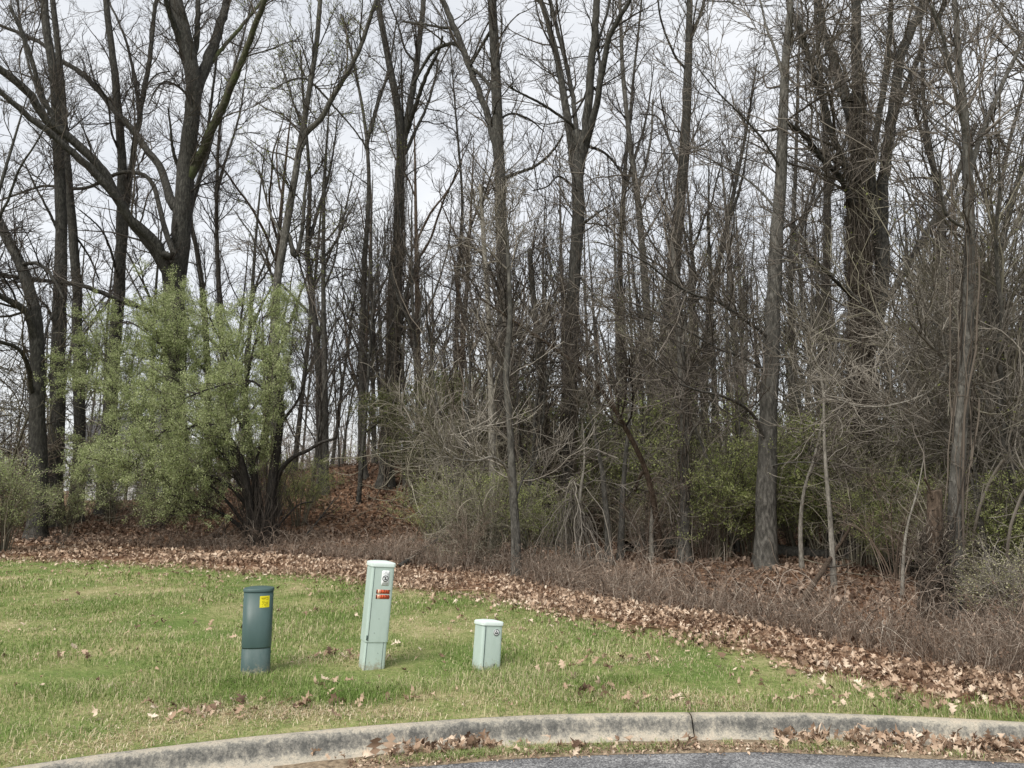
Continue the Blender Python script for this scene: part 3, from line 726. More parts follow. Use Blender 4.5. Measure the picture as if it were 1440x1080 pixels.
# ------------------------------------------------------------------ trees of the front rows, limb by limb
def limb3(pts, w0, w1, d0, d1, prev=None):
    """picture points -> world points and radii; d0..d1 depths along it"""
    n_ = len(pts); L = np.concatenate([[0], np.cumsum([math.dist(pts[k], pts[k + 1]) for k in range(n_ - 1)])]); L /= L[-1]
    P, R = [], []
    for (x, y), u in zip(pts, L):
        D = d0 + (d1 - d0) * u; p = at_depth(x, y, D); P.append(p)
        zc = p[1] * math.cos(PITCH) + (p[2] - CAMZ) * math.sin(PITCH); w = (w0 + (w1 - w0) * u) * WID
        R.append(w / 2 / F * zc)
    return np.array(P), np.array(R)

def extend_up(P, R, L=5.0):
    d = norm((P[-1] - P[-2])[None])[0]; d = norm((d + [0, 0, .25])[None])[0]; ps, rs = [], []
    for k in range(1, 5):
        d = norm((d + rng.normal(0, .12, 3))[None])[0]; ps.append(P[-1] + d * L * k / 4 if k == 1 else ps[-1] + d * L / 4); rs.append(R[-1] * (1 - .22 * k))
    return np.vstack([P, ps]), np.concatenate([R, np.maximum(rs, .012)])

WID = .87
def front_tree(name, label, D, trunk, limbs=(), bk='bark_dark', tw='twig_dark', flare=1.5, dens=1.0, low=.35, vines=0, vtop=.7, leaf=None, group=None, reach=1.0, cat='tree', sub=1.0, lean=0, ext=True):
    """trunk = (points from the ground up, width at foot, width at top); limb = (points, w0, w1, depth start offset, depth end offset[, material])"""
    pts, w0, w1 = trunk
    P, R = limb3(pts, w0, w1, D, D + lean)
    gz0 = gz(P[0, 0], P[0, 1])
    if P[0, 2] > gz0 + .1:
        P = np.vstack([[P[0, 0] + (P[0, 0] - P[1, 0]) * .2, P[0, 1], gz0 - .05], P]); R = np.concatenate([[R[0] * 1.05], R])
    else: P[0, 2] = min(P[0, 2], gz0 - .05)
    base = np.array([P[0, 0], P[0, 1], float(gz(P[0, 0], P[0, 1]))])
    if pts[-1][1] < 8 and ext: P, R = extend_up(P, R, 6.0)
    P, R = resample(P, R, 46)
    h = P[:, 2] - base[2]
    R = R * (1 + (flare - 1) * np.exp(-np.maximum(h, 0) / .28))
    P[:, :2] += np.stack([sines(h, h * 0, 1.6, 80 + int(D * 7)), sines(h, h * 0 + 5, 1.6, 81 + int(D * 7))], -1) * R[:, None] * .22
    root = empty(name, base)
    tag(root, label, cat, group)
    a = Acc(); tubes(a, P, R, 14, .055, cap=True); a.build('trunk', M[bk], root, base)
    stems = [(P, R, low)]
    for lb in limbs:
        lp, a0, a1, d0, d1 = lb[:5]; m_ = lb[5] if len(lb) > 5 else bk
        q0 = at_depth(*lp[0], D + d0); best = None
        for (SP, SR, _) in stems:                       # the limb grows out of the nearest stem
            dd_ = np.hypot(SP[:, 0] - q0[0], SP[:, 2] - q0[2]); k_ = int(np.argmin(dd_))
            if best is None or dd_[k_] < best[0] - .05: best = (dd_[k_], SP[max(k_ - 1, 0)], SR[k_], SP[k_, 1])
        LP, LR = limb3(lp, a0, a1, best[3], D + d1)
        j_ = 1 if len(LP) > 2 and np.linalg.norm(LP[0] - best[1]) < .25 else 0
        LP = np.vstack([best[1], LP[j_:]]); LR = np.concatenate([[min(LR[0] * 1.15, best[2] * .85)], LR[j_:]])
        if (lp[-1][1] < 8 or lp[-1][0] < 3 or lp[-1][0] > 1437) and ext: LP, LR = extend_up(LP, LR, 4.0)
        LP, LR = resample(LP, LR, 46); s = np.arange(46)
        LP[4:] += (rng.normal(0, 1, (46, 3)) * LR[:, None] * .12)[4:]
        LR = LR * (1 + .35 * np.exp(-s / 2.5))
        aa = Acc(); tubes(aa, LP, LR, 9, .05, cap=True); aa.build('limb', M[m_], root, base)
        stems.append((LP, LR, .12))
    tacc = Acc(); lacc = Acc() if leaf else None
    for (SP, SR, lo) in stems:
        S, SRr = SP[None], SR[None]; K0 = 46
        b1, r1 = spawn(S, SRr, 2.2 * dens, (.9 * reach, 3.3 * reach), .85, 8, .16, .07, .5, .035, .006, lo, 1)
        te, re_ = spawn(S[:, -10:], SRr[:, -10:], 2.4 * dens, (.8, 2.0), .5, 7, .14, .1, .6, .03, .005, .2, 1)
        b1b = te
        for B, RB in ((b1, r1), (te, re_)):
            if not len(B): continue
            tubes(tacc, B, RB, 4)
            b2, r2 = spawn(B, RB, 5.4 * dens * sub, (.4, 1.35), .75, 6, .17, .08, .6, .012, .0048, .12, 1)
            b3, r3 = spawn(b2, r2, 6.2 * dens * sub, (.16, .7), .7, 4, .16, .08, .7, .006, .0038, .1, 1)
            tubes(tacc, b2, r2, 3); tubes(tacc, b3, r3, 3)
            if leaf:
                nl = int(len(b3) * leaf[1]); 
                if nl and len(b3): leaf_quads(lacc, along(b3, nl), leaf[2])
    tacc.build('crown', M[tw], root, base)
    if leaf and lacc.n: lacc.build('foliage', M[leaf[0]], root, base)
    if vines:
        va = Acc(); kk = int(46 * vtop); m_ = vines
        i0 = rng.integers(0, max(2, int(kk * .6)), m_); ln = rng.integers(6, 16, m_); th_ = rng.uniform(0, 6.28, m_)
        K = 12; u = np.linspace(0, 1, K)
        s = np.minimum(i0[:, None] + u[None] * ln[:, None], kk); i = np.clip(s.astype(int), 0, 44); f = (s - i)[..., None]
        C = P[i] * (1 - f) + P[i + 1] * f; rc = R[i] * (1 - f[..., 0]) + R[i + 1] * f[..., 0]
        ang_ = th_[:, None] + np.cumsum(rng.normal(0, .22, (m_, K)), 1); off = rc * rng.uniform(1.0, 1.12, (m_, 1)) + np.abs(np.cumsum(rng.normal(0, .015, (m_, K)), 1)) * rng.uniform(0, 1.6, (m_, 1))
        C = C + np.stack([np.cos(ang_) * off, np.sin(ang_) * off, rng.normal(0, .01, (m_, K))], -1)
        Rv = rng.gamma(2.0, .0021, (m_, 1)) * np.ones((1, K)) * np.linspace(1, .6, K) + .0018
        C[:, 1:] += np.cumsum(rng.normal(0, .02, (m_, K - 1, 3)), 1)
        tubes(va, C, Rv, 4)
        f1, fr = spawn(C, Rv, 3.4, (.12, .7), 1.0, 6, .3, .0, .5, .005, .0028)
        tubes(va, f1, fr, 3)
        va.build('vine', M['vine'], root, base)
    return root
def gd(px, py): return float(on_ground(px, py)[1])

front_tree('oak_tree', 'largest dark oak trunk rising behind the light green bush, forking high up', 25,
    ([(246, 690), (246, 560), (247, 430), (252, 345), (261, 260), (267, 190), (271, 130), (267, 80), (256, 40), (247, 0)], 40, 20),
    [([(277, 228), (290, 200), (308, 160), (328, 115), (345, 72), (360, 34), (374, -4)], 15, 8, 0, -2, 'bark_moss'),
     ([(272, 140), (284, 105), (298, 70), (312, 28), (320, -3)], 19, 12, 0, 1.5),
     ([(286, 100), (306, 76), (328, 50), (352, 22), (372, -4)], 7, 4, .5, 2, 'bark_moss'),
     ([(270, 100), (276, 60), (278, 20), (279, -4)], 10, 8, 0, .5),
     ([(262, 90), (252, 55), (240, 22), (232, -4)], 12, 8, 0, -1),
     ([(250, 425), (236, 385), (222, 345), (200, 322), (178, 302), (158, 270), (130, 240), (106, 218), (74, 190), (40, 163), (0, 128)], 19, 8, 0, -4),
     ([(238, 400), (226, 368), (205, 335), (185, 315), (160, 268), (140, 235), (118, 212), (92, 190), (62, 165), (46, 136), (20, 112), (0, 98)], 17, 12, 0, -3),
     ([(92, 190), (72, 160), (56, 125), (45, 85), (30, 45), (14, 8)], 9, 6, -2, -3),
     ([(240, 282), (228, 240), (206, 210), (186, 182), (165, 160), (148, 138), (132, 120), (108, 98), (84, 84), (60, 62), (28, 46), (0, 36)], 13, 5, 0, 3),
     ([(244, 360), (234, 330), (226, 300), (218, 268), (206, 248), (186, 242), (160, 246), (130, 262), (100, 266), (60, 262), (0, 282)], 9, 3, 0, 2),
     ([(246, 452), (225, 440), (190, 430), (152, 415), (112, 401), (60, 394), (0, 385)], 9, 6, 0, -3),
     ([(250, 235), (243, 210), (240, 180), (236, 150)], 6, 2, 0, -1),
     ([(258, 128), (235, 115), (220, 125), (208, 150)], 4, 2, 0, -1.5)],
    dens=1.05, low=.4, flare=1.3)
front_tree('bare_tree', 'tall straight dark trunk standing just beside its thinner twin near the corner bush', 23.5,
    ([(76, 700), (78, 600), (84, 470), (85, 380), (85, 300), (82, 200), (74, 100), (62, 0)], 26, 11),
    [([(83, 330), (70, 300), (50, 262), (35, 230)], 5, 2, 0, -1), ([(82, 210), (60, 150), (40, 90), (30, 40), (25, 0)], 5, 3, 0, 2), ([(85, 480), (70, 440), (60, 425), (30, 400)], 6, 2, 0, -1)], dens=1.05, low=.45)
front_tree('bare_tree', 'thinner dark twin trunk close beside the tall straight one', 24.8,
    ([(112, 665), (112, 560), (109, 470), (107, 400), (101, 320), (95, 230), (87, 120), (74, 0)], 18, 8),
    [([(110, 470), (140, 500), (170, 530)], 4, 2, 0, -1), ([(103, 330), (125, 360), (140, 395)], 4, 2, 0, 1)], dens=1.05, low=.45)
front_tree('bare_tree', 'gnarled crooked dark tree with a bent trunk over the small corner bush', 21,
    ([(54, 690), (54, 600), (54, 520), (50, 455), (38, 400), (24, 362), (10, 335), (-6, 300)], 27, 14),
    [([(50, 470), (38, 440), (18, 425), (-6, 412)], 13, 9, 0, -1), ([(46, 560), (38, 510), (22, 488), (-5, 478)], 8, 6, 0, -2), ([(54, 520), (64, 470), (74, 440), (82, 420)], 6, 2, 0, 2), ([(30, 375), (50, 370), (70, 385), (90, 420)], 7, 3, 0, -1)], dens=1.0, low=.3)
front_tree('bare_tree', 'dark trunk leaning slightly beside the oak, splitting into thin stems', 26.5,
    ([(150, 690), (155, 580), (160, 500), (166, 420), (171, 330), (172, 250), (167, 170), (160, 90), (148, 0)], 24, 9),
    [([(174, 330), (180, 270), (188, 215), (197, 160), (208, 100), (214, 50), (221, -3)], 11, 6, 0, 1), ([(196, 165), (190, 115), (178, 60), (164, 25), (150, -3)], 6, 3, .5, 2), ([(168, 400), (155, 350), (140, 320), (112, 295)], 5, 2, 0, -2), ([(170, 215), (158, 190), (150, 140), (130, 110)], 4, 2, 0, -2), ([(204, 125), (220, 105), (240, 100)], 3, 2, .5, 1)], dens=.9, low=.4)
front_tree('bare_tree', 'slim grey tree with a long dark limb sweeping up, behind the green bush', 24,
    ([(388, 660), (388, 540), (386, 460), (392, 390), (402, 325), (413, 262), (424, 190), (436, 120), (446, 50), (450, 0)], 17, 7),
    [([(428, 190), (452, 165), (472, 130), (490, 100), (506, 68), (519, 30), (530, -3)], 9, 6, 0, -1), ([(405, 330), (414, 360), (424, 330), (428, 280), (432, 240)], 8, 4, 0, 1),
     ([(430, 195), (418, 160), (404, 118), (392, 80)], 4, 2, 0, 2), ([(440, 118), (470, 150), (500, 185), (520, 215)], 4, 2, 0, 1), ([(432, 112), (410, 112), (376, 130)], 3, 1.5, 0, -1), ([(400, 340), (380, 300), (372, 270), (365, 240)], 5, 2, 0, 2)],
    bk='bark_grey', tw='twig_dark', dens=1.1, low=.3, leaf=('leaf_bud', 1.6, .055))
front_tree('bare_tree', 'tall trunk shaggy with vines, forking into two stems with a broken stub between', 27,
    ([(543, 668), (546, 600), (551, 520), (555, 440), (558, 360), (562, 280), (563, 215), (560, 160), (549, 100), (540, 50), (531, 0)], 24, 9),
    [([(564, 225), (572, 170), (580, 130), (586, 90), (592, 40), (596, -3)], 12, 8, 0, 1), ([(570, 190), (584, 150), (600, 105), (618, 70), (622, 50)], 9, 4, 0, -2), ([(567, 170), (565, 120), (564, 66)], 4, 2, 0, 0), ([(572, 210), (586, 180), (600, 150), (612, 110), (616, 85)], 6, 3, 0, 1),
     ([(562, 470), (568, 430), (574, 400), (580, 384)], 7, 6, 0, -.3), ([(549, 105), (530, 150), (522, 200)], 3, 2, 0, -1), ([(586, 90), (570, 70), (560, 35), (545, -3)], 4, 2, .5, 0)],
    vines=150, vtop=.6, dens=.9, low=.45)
front_tree('bare_tree', 'dark trunk rising from the brush tangle with a long curved limb to each side', 21,
    ([(700, 722), (703, 640), (706, 560), (709, 470), (708, 390), (705, 310), (702, 230), (699, 150), (696, 70), (692, 0)], 26, 14),
    [([(700, 225), (688, 170), (672, 125), (658, 88), (646, 55), (632, 22), (620, -4)], 12, 9, 0, 1.5), ([(664, 100), (648, 68), (630, 62), (606, 76), (580, 120)], 8, 4, .7, 2), ([(656, 88), (640, 45), (618, 38), (566, 30)], 6, 3, .8, 2), ([(704, 245), (728, 243), (752, 234), (775, 215), (792, 190)], 6, 3, 0, -1.5),
     ([(698, 135), (680, 110), (664, 96)], 7, 5, 0, .7), ([(694, 40), (680, 60), (662, 92)], 6, 4, 0, .7), ([(701, 170), (720, 160), (745, 168), (765, 185)], 4, 2, 0, 2), ([(706, 420), (690, 380), (670, 350), (640, 335)], 6, 2, 0, -2)],
    dens=.9, low=.4)
front_tree('bare_tree', 'stout dark vine covered trunk dividing into four long straight upright stems', 19,
    ([(790, 735), (796, 650), (799, 560), (803, 480), (808, 400), (811, 330), (813, 270), (812, 215), (810, 185)], 25, 18),
    [([(808, 232), (797, 160), (788, 105), (777, 55), (764, 10), (758, -4)], 14, 8, 0, 1), ([(811, 200), (806, 140), (794, 80), (782, 35), (772, -4)], 8, 6, 0, 2), ([(815, 238), (826, 160), (831, 100), (836, 50), (839, -4)], 15, 11, 0, -.5), ([(822, 210), (838, 150), (848, 95), (856, 55), (874, 20), (888, -4)], 12, 7, 0, -1.5),
     ([(808, 180), (790, 165), (760, 145), (730, 130), (715, 120)], 5, 3, 0, -1.5), ([(803, 260), (785, 248), (770, 262), (750, 268)], 4, 2, 0, -1), ([(825, 195), (850, 215), (872, 240), (884, 262)], 5, 3, 0, 1), ([(842, 150), (844, 100), (842, 60), (858, -3)], 5, 4, -.5, 0), ([(815, 310), (840, 300), (858, 288)], 5, 2, 0, -1)],
    vines=150, vtop=.7, dens=.9, low=.5, ext=True)
front_tree('bare_tree', 'dark trunk curving gently upward behind the diagonal leaning stem', 23,
    ([(930, 640), (932, 580), (938, 500), (944, 420), (950, 340), (958, 265), (962, 210), (966, 140), (968, 70), (969, 0)], 28, 10),
    [([(968, 75), (975, 45), (985, 20), (991, -4)], 6, 5, 0, .5), ([(950, 220), (940, 195), (925, 165), (900, 160)], 5, 2, 0, 1.5), ([(966, 100), (950, 80), (930, 30), (925, 0)], 4, 3, 0, -1), ([(960, 215), (985, 205), (1000, 195)], 4, 2, 0, -1)], bk='bark_dark', vines=80, dens=.9, low=.4)
front_tree('bare_tree', 'paler grey trunk standing close beside the gently curving dark trunk', 24.5,
    ([(922, 640), (920, 560), (914, 480), (908, 410), (902, 340), (897, 280), (890, 230), (882, 170), (876, 100), (872, 0)], 16, 5),
    [([(896, 270), (908, 230), (916, 190), (918, 140)], 5, 3, 0, 1), ([(904, 340), (926, 300), (940, 270)], 4, 2, 0, -1)], bk='bark_grey', tw='twig_grey', low=.4)
D10 = gd(1076, 800)
front_tree('bare_tree', 'straight grey tree with a wide ridged foot standing clear in front of the thicket', D10,
    ([(1076, 806), (1077, 730), (1080, 660), (1082, 580), (1083, 500), (1088, 410), (1093, 320), (1098, 230), (1102, 140), (1107, 60), (1111, 0)], 36, 10),
    [([(1078, 612), (1062, 588), (1040, 568), (1012, 556), (985, 550), (955, 540)], 6, 3, 0, -2), ([(1082, 478), (1050, 452), (1008, 424), (975, 414), (940, 394), (910, 370), (872, 352), (840, 340)], 6, 2, 0, -3), ([(1080, 530), (1050, 505), (1010, 490), (960, 462), (915, 450), (880, 440)], 5, 2, 0, -1.5),
     ([(1101, 100), (1090, 70), (1078, 40), (1070, 5)], 5, 3, 0, 1), ([(1090, 380), (1115, 350), (1130, 310), (1150, 280), (1170, 240)], 4, 2, 0, 1), ([(1098, 240), (1075, 200), (1050, 170), (1010, 130), (985, 100)], 4, 2, 0, -2), ([(1094, 300), (1060, 260), (1020, 235), (980, 215)], 4, 2, 0, 1), ([(1077, 640), (1100, 652), (1130, 650), (1165, 653)], 3, 1.5, 0, -1.5)],
    bk='bark_grey', tw='twig_grey', flare=1.35, dens=1.25, low=.35)
D11 = 15.5
front_tree('vine_covered_tree', 'massive trunk swathed in shaggy brown vines near the stump, forking into many stems', D11,
    ([(1208, 810), (1208, 730), (1209, 640), (1211, 560), (1212, 470), (1208, 390), (1204, 320), (1205, 250), (1208, 180), (1206, 110), (1204, 50), (1204, 0)], 35, 14),
    [([(1206, 230), (1196, 170), (1184, 120), (1168, 75), (1156, 35), (1150, -4)], 17, 10, 0, 1.5), ([(1190, 140), (1170, 108), (1145, 85), (1128, 60), (1112, 10)], 10, 7, 1, 2.5), ([(1202, 270), (1188, 230), (1172, 195), (1160, 150), (1140, 90), (1122, 30)], 12, 7, 0, -1),
     ([(1222, 480), (1238, 420), (1242, 350), (1240, 290), (1246, 220), (1256, 150), (1264, 90), (1280, 45), (1304, -4)], 22, 14, 0, 1), ([(1236, 360), (1228, 300), (1226, 240), (1232, 190), (1242, 130), (1250, 60), (1252, -4)], 14, 7, 0, -1), ([(1250, 200), (1262, 150), (1285, 95), (1310, 45), (1330, 0)], 10, 6, 1, 2),
     ([(1200, 290), (1180, 248), (1155, 222), (1130, 190), (1108, 172)], 10, 6, 0, -1.5), ([(1232, 440), (1262, 400), (1290, 350), (1312, 312), (1335, 270), (1352, 230), (1372, 175)], 11, 7, 0, 2), ([(1200, 420), (1175, 395), (1160, 380), (1130, 350)], 7, 3, 0, -1.5)],
    bk='bark_dark', tw='twig_grey', vines=420, vtop=.55, dens=1.2, low=.5, flare=1.4)
D12 = gd(1338, 872)
front_tree('bare_tree', 'nearest grey trunk beside the vine wrapped stump, forking near the top', D12,
    ([(1337, 876), (1341, 800), (1344, 740), (1348, 660), (1354, 570), (1359, 470), (1363, 380), (1364, 300), (1360, 230), (1357, 170), (1352, 120), (1346, 60), (1342, 0)], 27, 8),
    [([(1358, 200), (1348, 150), (1335, 90), (1322, 40), (1310, 8)], 7, 4, 0, -.6), ([(1362, 260), (1376, 200), (1398, 145), (1420, 95), (1446, 40)], 8, 6, 0, .8), ([(1360, 240), (1340, 190), (1310, 165), (1292, 145)], 4, 2, 0, .5), ([(1364, 330), (1330, 300), (1322, 240), (1335, 180)], 5, 2, 0, -.8)],
    bk='bark_grey', tw='twig_grey', vines=24, vtop=.45, dens=1.5, low=.45, reach=.6, flare=1.3)
front_tree('tree_stump', 'tall broken stump wrapped in dry vines beside the nearest grey trunk', gd(1309, 876),
    ([(1309, 878), (1311, 820), (1312, 760), (1313, 700), (1312, 690)], 27, 22), [([(1316, 712), (1308, 690), (1300, 672)], 5, 3, 0, -.2)],
    bk='bark_brown', tw='twig_grey', vines=160, vtop=.97, dens=.15, cat='stump', low=.6, flare=1.2)
front_tree('bare_tree', 'twisted dark double stem near the frame edge, wrapped by a thick vine', 13,
    ([(1430, 790), (1426, 700), (1422, 640), (1414, 570), (1408, 500), (1404, 440), (1402, 395), (1412, 330), (1430, 260), (1446, 210)], 15, 8),
    [([(1420, 640), (1400, 590), (1396, 540), (1404, 500), (1400, 450), (1394, 420)], 7, 5, 0, -.3), ([(1411, 510), (1430, 495), (1450, 485)], 5, 4, 0, -.5), ([(1404, 440), (1385, 438), (1360, 450), (1348, 470)], 5, 3, 0, -1), ([(1432, 600), (1400, 562), (1366, 534), (1330, 505), (1300, 478), (1278, 450)], 7, 3, -.5, -2.5, 'bark_pale'),
     ([(1440, 652), (1388, 626), (1340, 612), (1308, 592), (1284, 562)], 4, 2.5, -.5, -2, 'bark_pale'), ([(1348, 520), (1310, 548), (1262, 568), (1210, 572), (1180, 562)], 4, 2.5, -2, -3, 'bark_pale')],
    bk='bark_dark', tw='twig_pale', vines=110, vtop=.8, dens=1.5, low=.3, reach=.7)
front_tree('sapling', 'slender pale grey sapling standing in front of the brush tangle with a bent side branch', gd(726, 812),
    ([(727, 816), (724, 760), (721, 700), (718, 640), (716, 590), (712, 540), (714, 490), (718, 440), (716, 380), (712, 320)], 16, 5),
    [([(721, 676), (712, 660), (702, 648), (690, 643), (672, 648), (655, 648), (638, 645)], 5, 3, 0, -1.2, 'bark_pale'), ([(640, 645), (622, 630), (600, 612), (580, 604)], 3, 2, -1.2, -1.8, 'bark_pale'), ([(722, 700), (736, 672), (752, 650), (768, 632)], 3, 2, 0, .6)],
    bk='bark_grey', tw='twig_pale', dens=1.7, low=.35, reach=.6, flare=1.2)
front_tree('bare_tree', 'pair companion trunk, pale lichen spotted, just behind the slender sapling', 17,
    ([(694, 742), (693, 660), (691, 600), (690, 540), (688, 480), (686, 420), (680, 340), (676, 260)], 13, 6), [([(690, 560), (700, 530), (712, 505)], 4, 2, 0, -.6)], bk='bark_pale', tw='twig_grey', dens=1.2, low=.4)
front_tree('bare_tree', 'rough dark brown trunk immediately beside the stout four stemmed tree', 18.6,
    ([(766, 740), (764, 680), (763, 620), (761, 560), (758, 500), (752, 430), (744, 350)], 17, 8), bk='bark_dark', vines=120, dens=1.0, low=.5)
front_tree('bare_tree', 'mid grey straight trunk rooted where brambles meet the leaf floor, under the leaning stem', gd(961, 792),
    ([(962, 796), (963, 730), (963, 670), (961, 600), (959, 540), (956, 470), (952, 400), (946, 320)], 19, 8),
    [([(963, 640), (972, 610), (985, 590), (990, 560)], 5, 2.5, 0, -.5), ([(960, 560), (940, 540), (915, 530)], 3, 2, 0, -1)], bk='bark_grey', tw='twig_grey', vines=60, dens=1.1, low=.45)
front_tree('leaning_tree', 'long thin trunk leaning diagonally across the thicket from the leaf floor', 16,
    ([(928, 760), (918, 700), (906, 655), (884, 610), (862, 572), (834, 536), (800, 505), (762, 478), (720, 450), (676, 420)], 11, 3), [([(905, 655), (900, 670), (893, 690)], 5, 4, 0, 0), ([(858, 566), (850, 520), (838, 480)], 3, 1.5, 0, 1)], bk='bark_brown', tw='twig_dark', dens=1.2, low=.4, flare=1.1, lean=-2)
for px, py, top, w, lab, bk in ((917, 790, [(916, 740), (918, 700), (908, 660), (905, 650), (895, 640)], 9, 'short pale crooked stem bent over at head height below the leaning stem', 'bark_pale'),
                            (857, 795, [(855, 750), (850, 700), (846, 660), (838, 620), (826, 560)], 13, 'thin grey stem with a bend, first of the small stems beyond the hanging roots', 'bark_grey'),
                            (872, 790, [(874, 740), (876, 690), (880, 640), (886, 580), (884, 520)], 12, 'thin straight grey stem beside the bent small stem', 'bark_grey'),
                            (602, 752, [(602, 715), (602, 680), (598, 640), (594, 600)], 8, 'short dark post like sapling standing alone on the leafy slope', 'bark_dark'),
                            (1128, 800, [(1126, 740), (1131, 690), (1146, 640), (1158, 580), (1162, 540)], 8, 'thin pale wavy stem between the grey tree and the massive viny trunk', 'bark_pale'),
                            (1172, 830, [(1168, 740), (1160, 640), (1158, 560), (1152, 520), (1140, 490)], 10, 'pale birch like stem against the massive viny trunk, broken at the top', 'bark_pale'),
                            (1268, 845, [(1270, 790), (1276, 740), (1290, 690), (1300, 640)], 6, 'thin pale stem between the massive viny trunk and the stump', 'bark_pale'),
                            (812, 800, [(812, 760), (816, 700), (822, 640), (818, 580)], 8, 'pale vertical stem beside the hanging roots of the stout tree', 'bark_pale')):
    front_tree('sapling', lab, gd(px, py), ([(px, py)] + top, w, w * .2), bk=bk, tw='twig_pale' if bk == 'bark_pale' else 'twig_grey', dens=1.3, low=.45, reach=.5, flare=1.2, sub=.8)
for px, D, w, lab, top in ((510, 28, 13, 'dark straight trunk standing between the sweeping limb and the shaggy vine trunk', [(508, 590), (510, 480), (512, 380), (518, 290), (516, 200), (500, 100), (480, 20)]),
                      (452, 27, 13, 'dark trunk with a rising fork behind the green bush flank', [(450, 590), (446, 500), (440, 420), (432, 350), (436, 260), (428, 160)]),
                      (292, 27, 12, 'thin dark trunk rising directly beside the oak above the green bush', [(292, 560), (288, 440), (276, 350), (268, 300), (285, 230), (300, 120)]),
                      (318, 30, 10, 'very slim upright trunk above the middle of the green bush', [(316, 560), (310, 450), (306, 360), (305, 270), (312, 160), (340, 60)]),
                      (640, 30, 9, 'slim trunk half hidden by twigs between the shaggy trunk and the curved limb tree', [(640, 600), (642, 480), (645, 380), (650, 280), (640, 150)]),
                      (880, 29, 12, 'pale grey trunk far back between the four stemmed tree and the curving trunk', [(878, 600), (876, 480), (872, 380), (876, 280), (884, 180), (896, 60)]),
                      (1010, 27, 13, 'dark trunk leaning outward in the bright gap before the clear grey tree', [(990, 600), (992, 520), (1000, 430), (1012, 360), (1030, 280), (1050, 180)]),
                      (1160, 23, 18, 'grey trunk in the gap just before the massive viny trunk', [(1158, 600), (1158, 480), (1162, 380), (1164, 280), (1160, 180), (1150, 60)]),
                      (1118, 24, 12, 'dark thin trunk close behind the clear grey tree', [(1116, 600), (1114, 480), (1112, 380), (1118, 260), (1122, 120)]),
                      (1305, 20, 14, 'dark trunk forking in a V behind the stump', [(1318, 600), (1322, 500), (1318, 420), (1325, 350), (1318, 260), (1300, 160), (1296, 60)]),
                      (1395, 22, 13, 'dim grey trunk behind the nearest grey trunk and the double stem', [(1390, 560), (1392, 440), (1400, 330), (1415, 220), (1440, 120)])):
    forks = []
    t_ = top[-3]; s_ = -1 if px % 2 else 1
    forks.append(([t_, (t_[0] + 14 * s_, t_[1] - 50), (t_[0] + 32 * s_, t_[1] - 110), (t_[0] + 44 * s_, t_[1] - 190)], w * .55, w * .12, 0, s_))
    top = top + [(top[-1][0] + (top[-1][0] - top[-2][0]) * .7, top[-1][1] - 90)] if top[-1][1] > 30 else top
    front_tree('bare_tree', lab, D, ([(px, 668)] + top, w, w * .22), forks, bk='bark_dark' if px % 3 else 'bark_grey', dens=1.0, low=.35, vines=40)

# ------------------------------------------------------------------ trees of the wood behind: a few kinds, copied
def copy_thing(root, loc, rz, sc, label=None, group=None):
    r = root.copy(); COL.objects.link(r); r.location = loc; r.rotation_euler = rz if isinstance(rz, tuple) else (0, 0, rz); r.scale = (sc, sc, sc)
    if label: r['label'] = label
    if group: r['group'] = group
    for ch in root.children:
        c = ch.copy(); COL.objects.link(c); c.parent = r
    return r

def forest_tree(name, H, r0, forks, spread, bk, tw, dens=1.7, leaf=None):
    root = empty(name, (0, 0, 0)); K = 24
    u = np.linspace(0, 1, K); wx, wy = rng.normal(0, .25, 2)
    P = np.stack([wx * np.sin(u * 3 + wy) * u * 1.6, wy * np.sin(u * 2.5 + wx * 3) * u * 2, u * H - .2], -1); R = r0 * (1 - u) ** .7 + .008 + r0 * .5 * np.exp(-u * H / .3)
    a = Acc(); tubes(a, P, R, 8, .05); 
    S, SR = [P], [R]
    F1, R1 = spawn(P[None], R[None], forks, (H * .28 * spread, H * .55 * spread), .55, K, .07, .06, .7, .2, .012, .25, .8, .15, .4, False)
    tubes(a, F1, R1, 6, .03); a.build('trunk', M[bk], root)
    S = np.concatenate([P[None], F1]); SR = np.concatenate([R[None], R1]); c = Acc(); lf = Acc()
    b1, q1 = spawn(S, SR, .9 * dens, (.9, 2.8), .8, 7, .15, .07, .5, .04, .007, .3, 1)
    b2, q2 = spawn(b1, q1, 2.6 * dens, (.4, 1.4), .75, 5, .16, .08, .6, .014, .0065, .1, 1)
    b3, q3 = spawn(b2, q2, 3.6 * dens, (.2, .7), .7, 4, .15, .08, .7, .008, .0055, .1, 1)
    tubes(c, b1, q1, 4); tubes(c, b2, q2, 3); tubes(c, b3, q3, 3); c.build('crown', M[tw], root)
    if leaf: leaf_quads(lf, along(b3, int(len(b3) * leaf[1])), leaf[2]); lf.build('foliage', M[leaf[0]], root)
    return root

